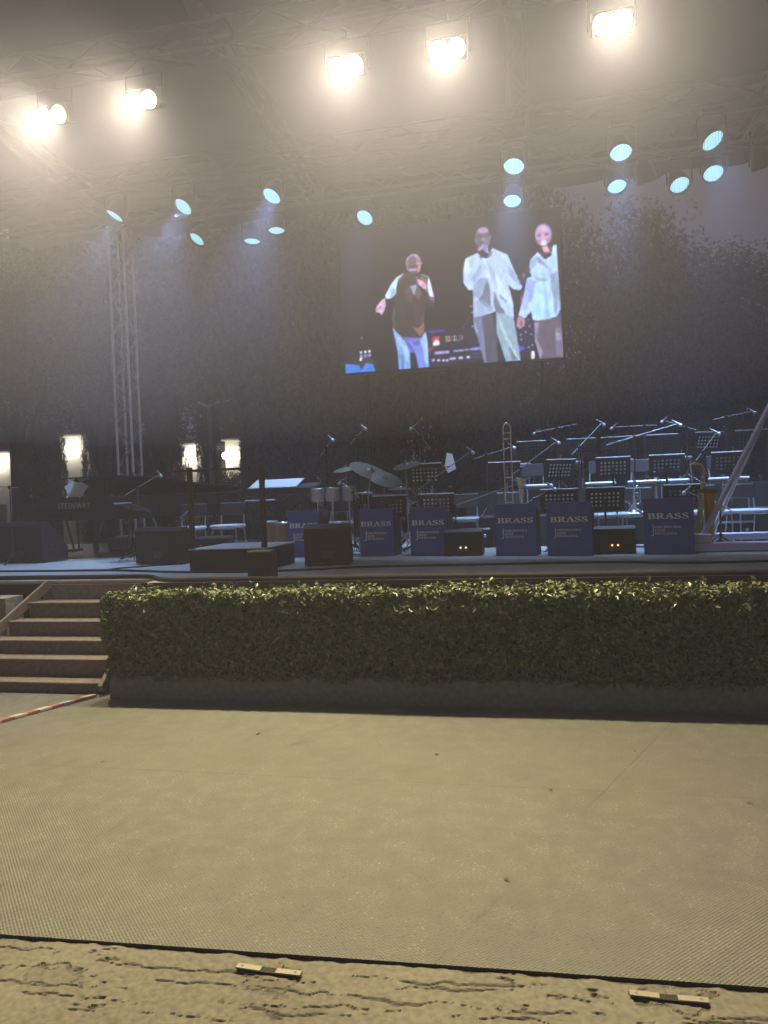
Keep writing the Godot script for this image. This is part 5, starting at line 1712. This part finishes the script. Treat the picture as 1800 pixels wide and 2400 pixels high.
	# bits of leaf and paper on the floor
	rng.seed = 19
	var dbr := [[0.02, -4.47], [1.12, -4.42], [-0.75, -5.0], [-2.2, -5.3], [0.6, -5.2], [1.3, -3.6], [-3.1, -4.6], [-0.2, -3.4]]
	for i in dbr.size():
		st = mb()
		var c := Vector3(dbr[i][0], 0.004, dbr[i][1])
		var a := rng.randf() * TAU
		var l := rng.randf_range(0.012, 0.028)
		var d := Vector3(cos(a), 0, sin(a)) * l
		var w := Vector3(-sin(a), 0.3, cos(a)) * l * 0.4
		q(st, c - d, c + w * 0.8 + Vector3(0, 0.005, 0), c + d, c - w + Vector3(0, 0.006, 0))
		tag(obj("dry_leaf", st, M.stair_wood), "small dry leaf fallen on the audience floor boards", "leaf", "dry leaves on the floor")
	# trombone on its peg
	var tb := thing("trombone", "trombone standing slide up behind the fourth band stand", "trombone", Vector3(-0.38, S, -9.95), 0.1)
	st = mb()
	path(st, [Vector3(-0.05, 0.55, 0), Vector3(-0.05, 1.66, 0), Vector3(-0.046, 1.7, 0), Vector3(-0.03, 1.735, 0), Vector3(0.0, 1.75, 0), Vector3(0.03, 1.735, 0), Vector3(0.046, 1.7, 0), Vector3(0.05, 1.66, 0), Vector3(0.05, 0.62, 0)], 0.0095, 8)
	obj("slide", st, M.silver_brass, tb)
	for y in [1.62, 1.54, 1.02, 0.68]:
		st = mb()
		tube(st, Vector3(-0.05, y, 0), Vector3(0.05, y, 0), 0.007)
		obj("slide_brace", st, M.silver_brass, tb)
	st = mb()
	path(st, [Vector3(0.05, 0.62, 0), Vector3(0.06, 0.3, -0.02), Vector3(0.1, 0.24, -0.05), Vector3(0.16, 0.3, -0.08), Vector3(0.17, 0.6, -0.1), Vector3(0.17, 0.85, -0.1), Vector3(0.17, 0.95, -0.1), Vector3(0.17, 1.0, -0.1)], [0.01, 0.01, 0.012, 0.014, 0.018, 0.03, 0.06, 0.1], 14, false)
	obj("bell", st, M.silver_brass, tb)
	st = mb()
	tube(st, Vector3(0.0, 0.02, 0), Vector3(0.06, 0.34, -0.02), 0.014)
	for k in 3:
		tube(st, Vector3(0, 0.1, 0), Vector3(cos(k * 2.1) * 0.2, 0.01, sin(k * 2.1) * 0.2), 0.01)
	obj("stand", st, M.black_metal, tb)
	# saxophone
	var sx2 := thing("saxophone", "brass saxophone on a floor stand beside the leaning tower brace", "saxophone", Vector3(2.02, S, -9.75), 0.0)
	st = mb()
	path(st, [Vector3(-0.16, 1.06, 0.02), Vector3(-0.08, 1.1, 0), Vector3(0.0, 1.08, 0), Vector3(0.03, 1.02, 0), Vector3(0.0, 0.7, 0), Vector3(-0.05, 0.3, 0), Vector3(-0.06, 0.2, 0.02), Vector3(-0.03, 0.13, 0.06), Vector3(0.03, 0.13, 0.1), Vector3(0.06, 0.2, 0.13), Vector3(0.05, 0.4, 0.15), Vector3(0.04, 0.6, 0.17), Vector3(0.03, 0.7, 0.18), Vector3(0.03, 0.74, 0.19)], [0.008, 0.012, 0.014, 0.017, 0.028, 0.04, 0.043, 0.045, 0.047, 0.05, 0.058, 0.072, 0.1, 0.12], 16, false)
	obj("body", st, M.brass, sx2)
	for k in 9:
		st = mb()
		lathe(st, [Vector2(0.022, 0), Vector2(0.022, 0.008), Vector2(0.001, 0.012)], 10, Transform3D(Basis(Vector3.RIGHT, PI / 2), Vector3(0.01 - k * 0.006, 0.92 - k * 0.07, 0.035 + k * 0.001)))
		obj("key", st, M.silver_brass, sx2)
	st = mb()
	tube(st, Vector3(-0.19, 1.04, 0.03), Vector3(-0.15, 1.07, 0.02), 0.012)
	obj("mouthpiece", st, M.rubber, sx2)
	st = mb()
	tube(st, Vector3(0, 0.03, 0), Vector3(0.0, 0.55, -0.03), 0.012)
	for k in 3:
		tube(st, Vector3(0, 0.14, 0), Vector3(cos(k * 2.1 + 0.5) * 0.24, 0.01, sin(k * 2.1 + 0.5) * 0.24), 0.011)
	obj("stand", st, M.black_metal, sx2)
	# trumpet on a chair
	var tr := thing("trumpet", "silver trumpet standing bell down on a chair left of the sixth band stand", "trumpet", Vector3(1.3, S + 0.482, -10.52), 0.3)
	st = mb()
	lathe(st, [Vector2(0.062, 0.0), Vector2(0.045, 0.02), Vector2(0.028, 0.06), Vector2(0.018, 0.13), Vector2(0.012, 0.3), Vector2(0.007, 0.46)], 18)
	obj("bell_tube", st, M.chrome, tr)
	st = mb()
	path(st, [Vector3(0, 0.3, 0), Vector3(0.05, 0.36, 0), Vector3(0.09, 0.34, 0), Vector3(0.09, 0.14, 0), Vector3(0.05, 0.1, 0), Vector3(0.01, 0.14, 0)], 0.007, 7)
	obj("tubing", st, M.chrome, tr)
	for k in 3:
		st = mb()
		tube(st, Vector3(0.03, 0.18 + k * 0.04, -0.06), Vector3(0.03, 0.18 + k * 0.04, 0.07), 0.016)
		obj("valve", st, M.chrome, tr)
	# bottles by the podium
	var bn := ["clear water bottle beside the podium platform", "second clear water bottle behind the podium corner"]
	for i in 2:
		var b := thing("water_bottle", bn[i], "bottle", Vector3(-3.42 + 0.1 * i, S, -9.55 + 0.12 * i), 0, "water bottles on the deck")
		st = mb()
		lathe(st, [Vector2(0.001, 0), Vector2(0.034, 0), Vector2(0.035, 0.16), Vector2(0.03, 0.19), Vector2(0.013, 0.225), Vector2(0.013, 0.24)], 14)
		obj("bottle_body", st, M.clear_plastic, b)
		st = mb()
		lathe(st, [Vector2(0.016, 0.236), Vector2(0.016, 0.256), Vector2(0.001, 0.257)], 12)
		obj("cap", st, M.bottle_cap, b)
	# cables along the stage edge
	var ca := [[-8.2, -7.42], [-6.04, -7.46], [-5.4, -7.44], [-4.9, -7.42], [-4.3, -7.4], [-3.9, -7.05], [-3.3, -7.03], [-2.35, -6.99], [-1.2, -7.02], [0.2, -6.99], [1.4, -7.02], [3.2, -7.0]]
	var cb := [[-8.6, -8.5], [-7.1, -8.42], [-6.2, -8.36], [-5.3, -8.3], [-4.4, -8.0], [-3.9, -7.9], [-3.3, -7.86], [-2.6, -8.0], [-2.0, -8.2], [-1.4, -8.24], [-0.6, -8.26], [0.3, -8.3], [0.9, -8.24], [1.46, -8.07], [2.2, -8.1], [3.4, -8.3]]
	var cl := [["thick black edge cable lying along the front edge of the stage", ca, 0.026], ["thinner black cable crossing the deck in front of the band stands", cb, 0.014]]
	for e in cl:
		var cv := Curve3D.new()
		var src: Array = e[1]
		for k in src.size():
			var a: Array = src[maxi(k - 1, 0)]
			var b: Array = src[mini(k + 1, src.size() - 1)]
			var tg := Vector3(b[0] - a[0], 0, b[1] - a[1]) * 0.16
			cv.add_point(Vector3(src[k][0], S + e[2] * 0.9, src[k][1]), -tg, tg)
		cv.bake_interval = 0.08
		var pts := []
		for p in cv.get_baked_points():
			pts.append(p)
		st = mb()
		path(st, pts, e[2], 7)
		tag(obj("cable", st, M.rubber), e[0], "cable", "cables on the deck")
	st = mb()
	path(st, [Vector3(-5.5, S + 0.009, -8.35), Vector3(-5.42, S + 0.009, -8.6), Vector3(-5.2, S + 0.009, -8.8), Vector3(-4.95, S + 0.009, -9.0), Vector3(-4.9, S + 0.009, -9.15)], 0.01, 6)
	tag(obj("cable", st, M.rubber), "short thin cable curling to the monitor near the podium", "cable", "cables on the deck")
	# barrier tape on a lath
	var tp := thing("barrier_tape", "red and white barrier tape stretched on the floor at the steps", "tape", Vector3(-4.22, 0.0, -6.2))
	var a0 := Vector3(0, 0.03, 0)
	var a1 := Vector3(-0.78, 0.02, 1.75)
	var dir := (a1 - a0).normalized()
	var nseg := 17
	var sl := a0.distance_to(a1) / nseg
	var side := dir.cross(Vector3.UP).normalized()
	var upv := side.cross(dir)
	for k in nseg:
		var b0 := a0 + dir * sl * k
		var b1 := b0 + dir * sl
		st = mb()
		var sk := dir * 0.035
		q(st, b0 - side * 0.03, b1 - side * 0.03, b1 + side * 0.03 + sk, b0 + side * 0.03 + sk)
		q(st, b0 - side * 0.03, b0 - side * 0.03 - upv * 0.02, b1 - side * 0.03 - upv * 0.02, b1 - side * 0.03)
		obj("stripe", st, M.tape_white if k % 2 == 0 else M.tape_red, tp)
	st = mb()
	bx(st, (a0 + a1) / 2 - upv * 0.012, Vector3(0.05, 0.02, a0.distance_to(a1)), Basis(side, upv, side.cross(upv)))
	obj("lath", st, M.stair_wood, tp)
	# steel fixings on the step
	var fx := [[Vector3(-1.08, -0.005, -2.612), -0.03, "steel fixing plate in the step with worn paint below it"], [Vector3(0.4, -0.005, -2.69), 0.0, "steel fixing plate in the step with a rusty tongue under the boards"]]
	for i in 2:
		var t := thing("fixing_plate", fx[i][2], "metal plate", fx[i][0], fx[i][1], "steel fixing plates on the step")
		for sx in [-1, 1]:
			st = mb()
			bx(st, Vector3(sx * 0.082, 0.006, 0), Vector3(0.104, 0.007, 0.03), Basis(Vector3.BACK, sx * 0.02), 0.0015)
			var pp := obj("plate", st, M.steel_plate, t)
			st = mb()
			tube(st, Vector3(sx * 0.11, 0.006, 0), Vector3(sx * 0.11, 0.0105, 0), 0.006, -1, 8)
			obj("screw_head", st, M.stair_wood, pp)
		st = mb()
		bx(st, Vector3(0, 0.002, 0), Vector3(0.06, 0.006, 0.03))
		obj("slot", st, M.rubber, t)
		st = mb()
		bx(st, Vector3(0.02, 0.003, -0.03), Vector3(0.05, 0.005, 0.03))
		obj("tongue", st, M.stair_wood, t)
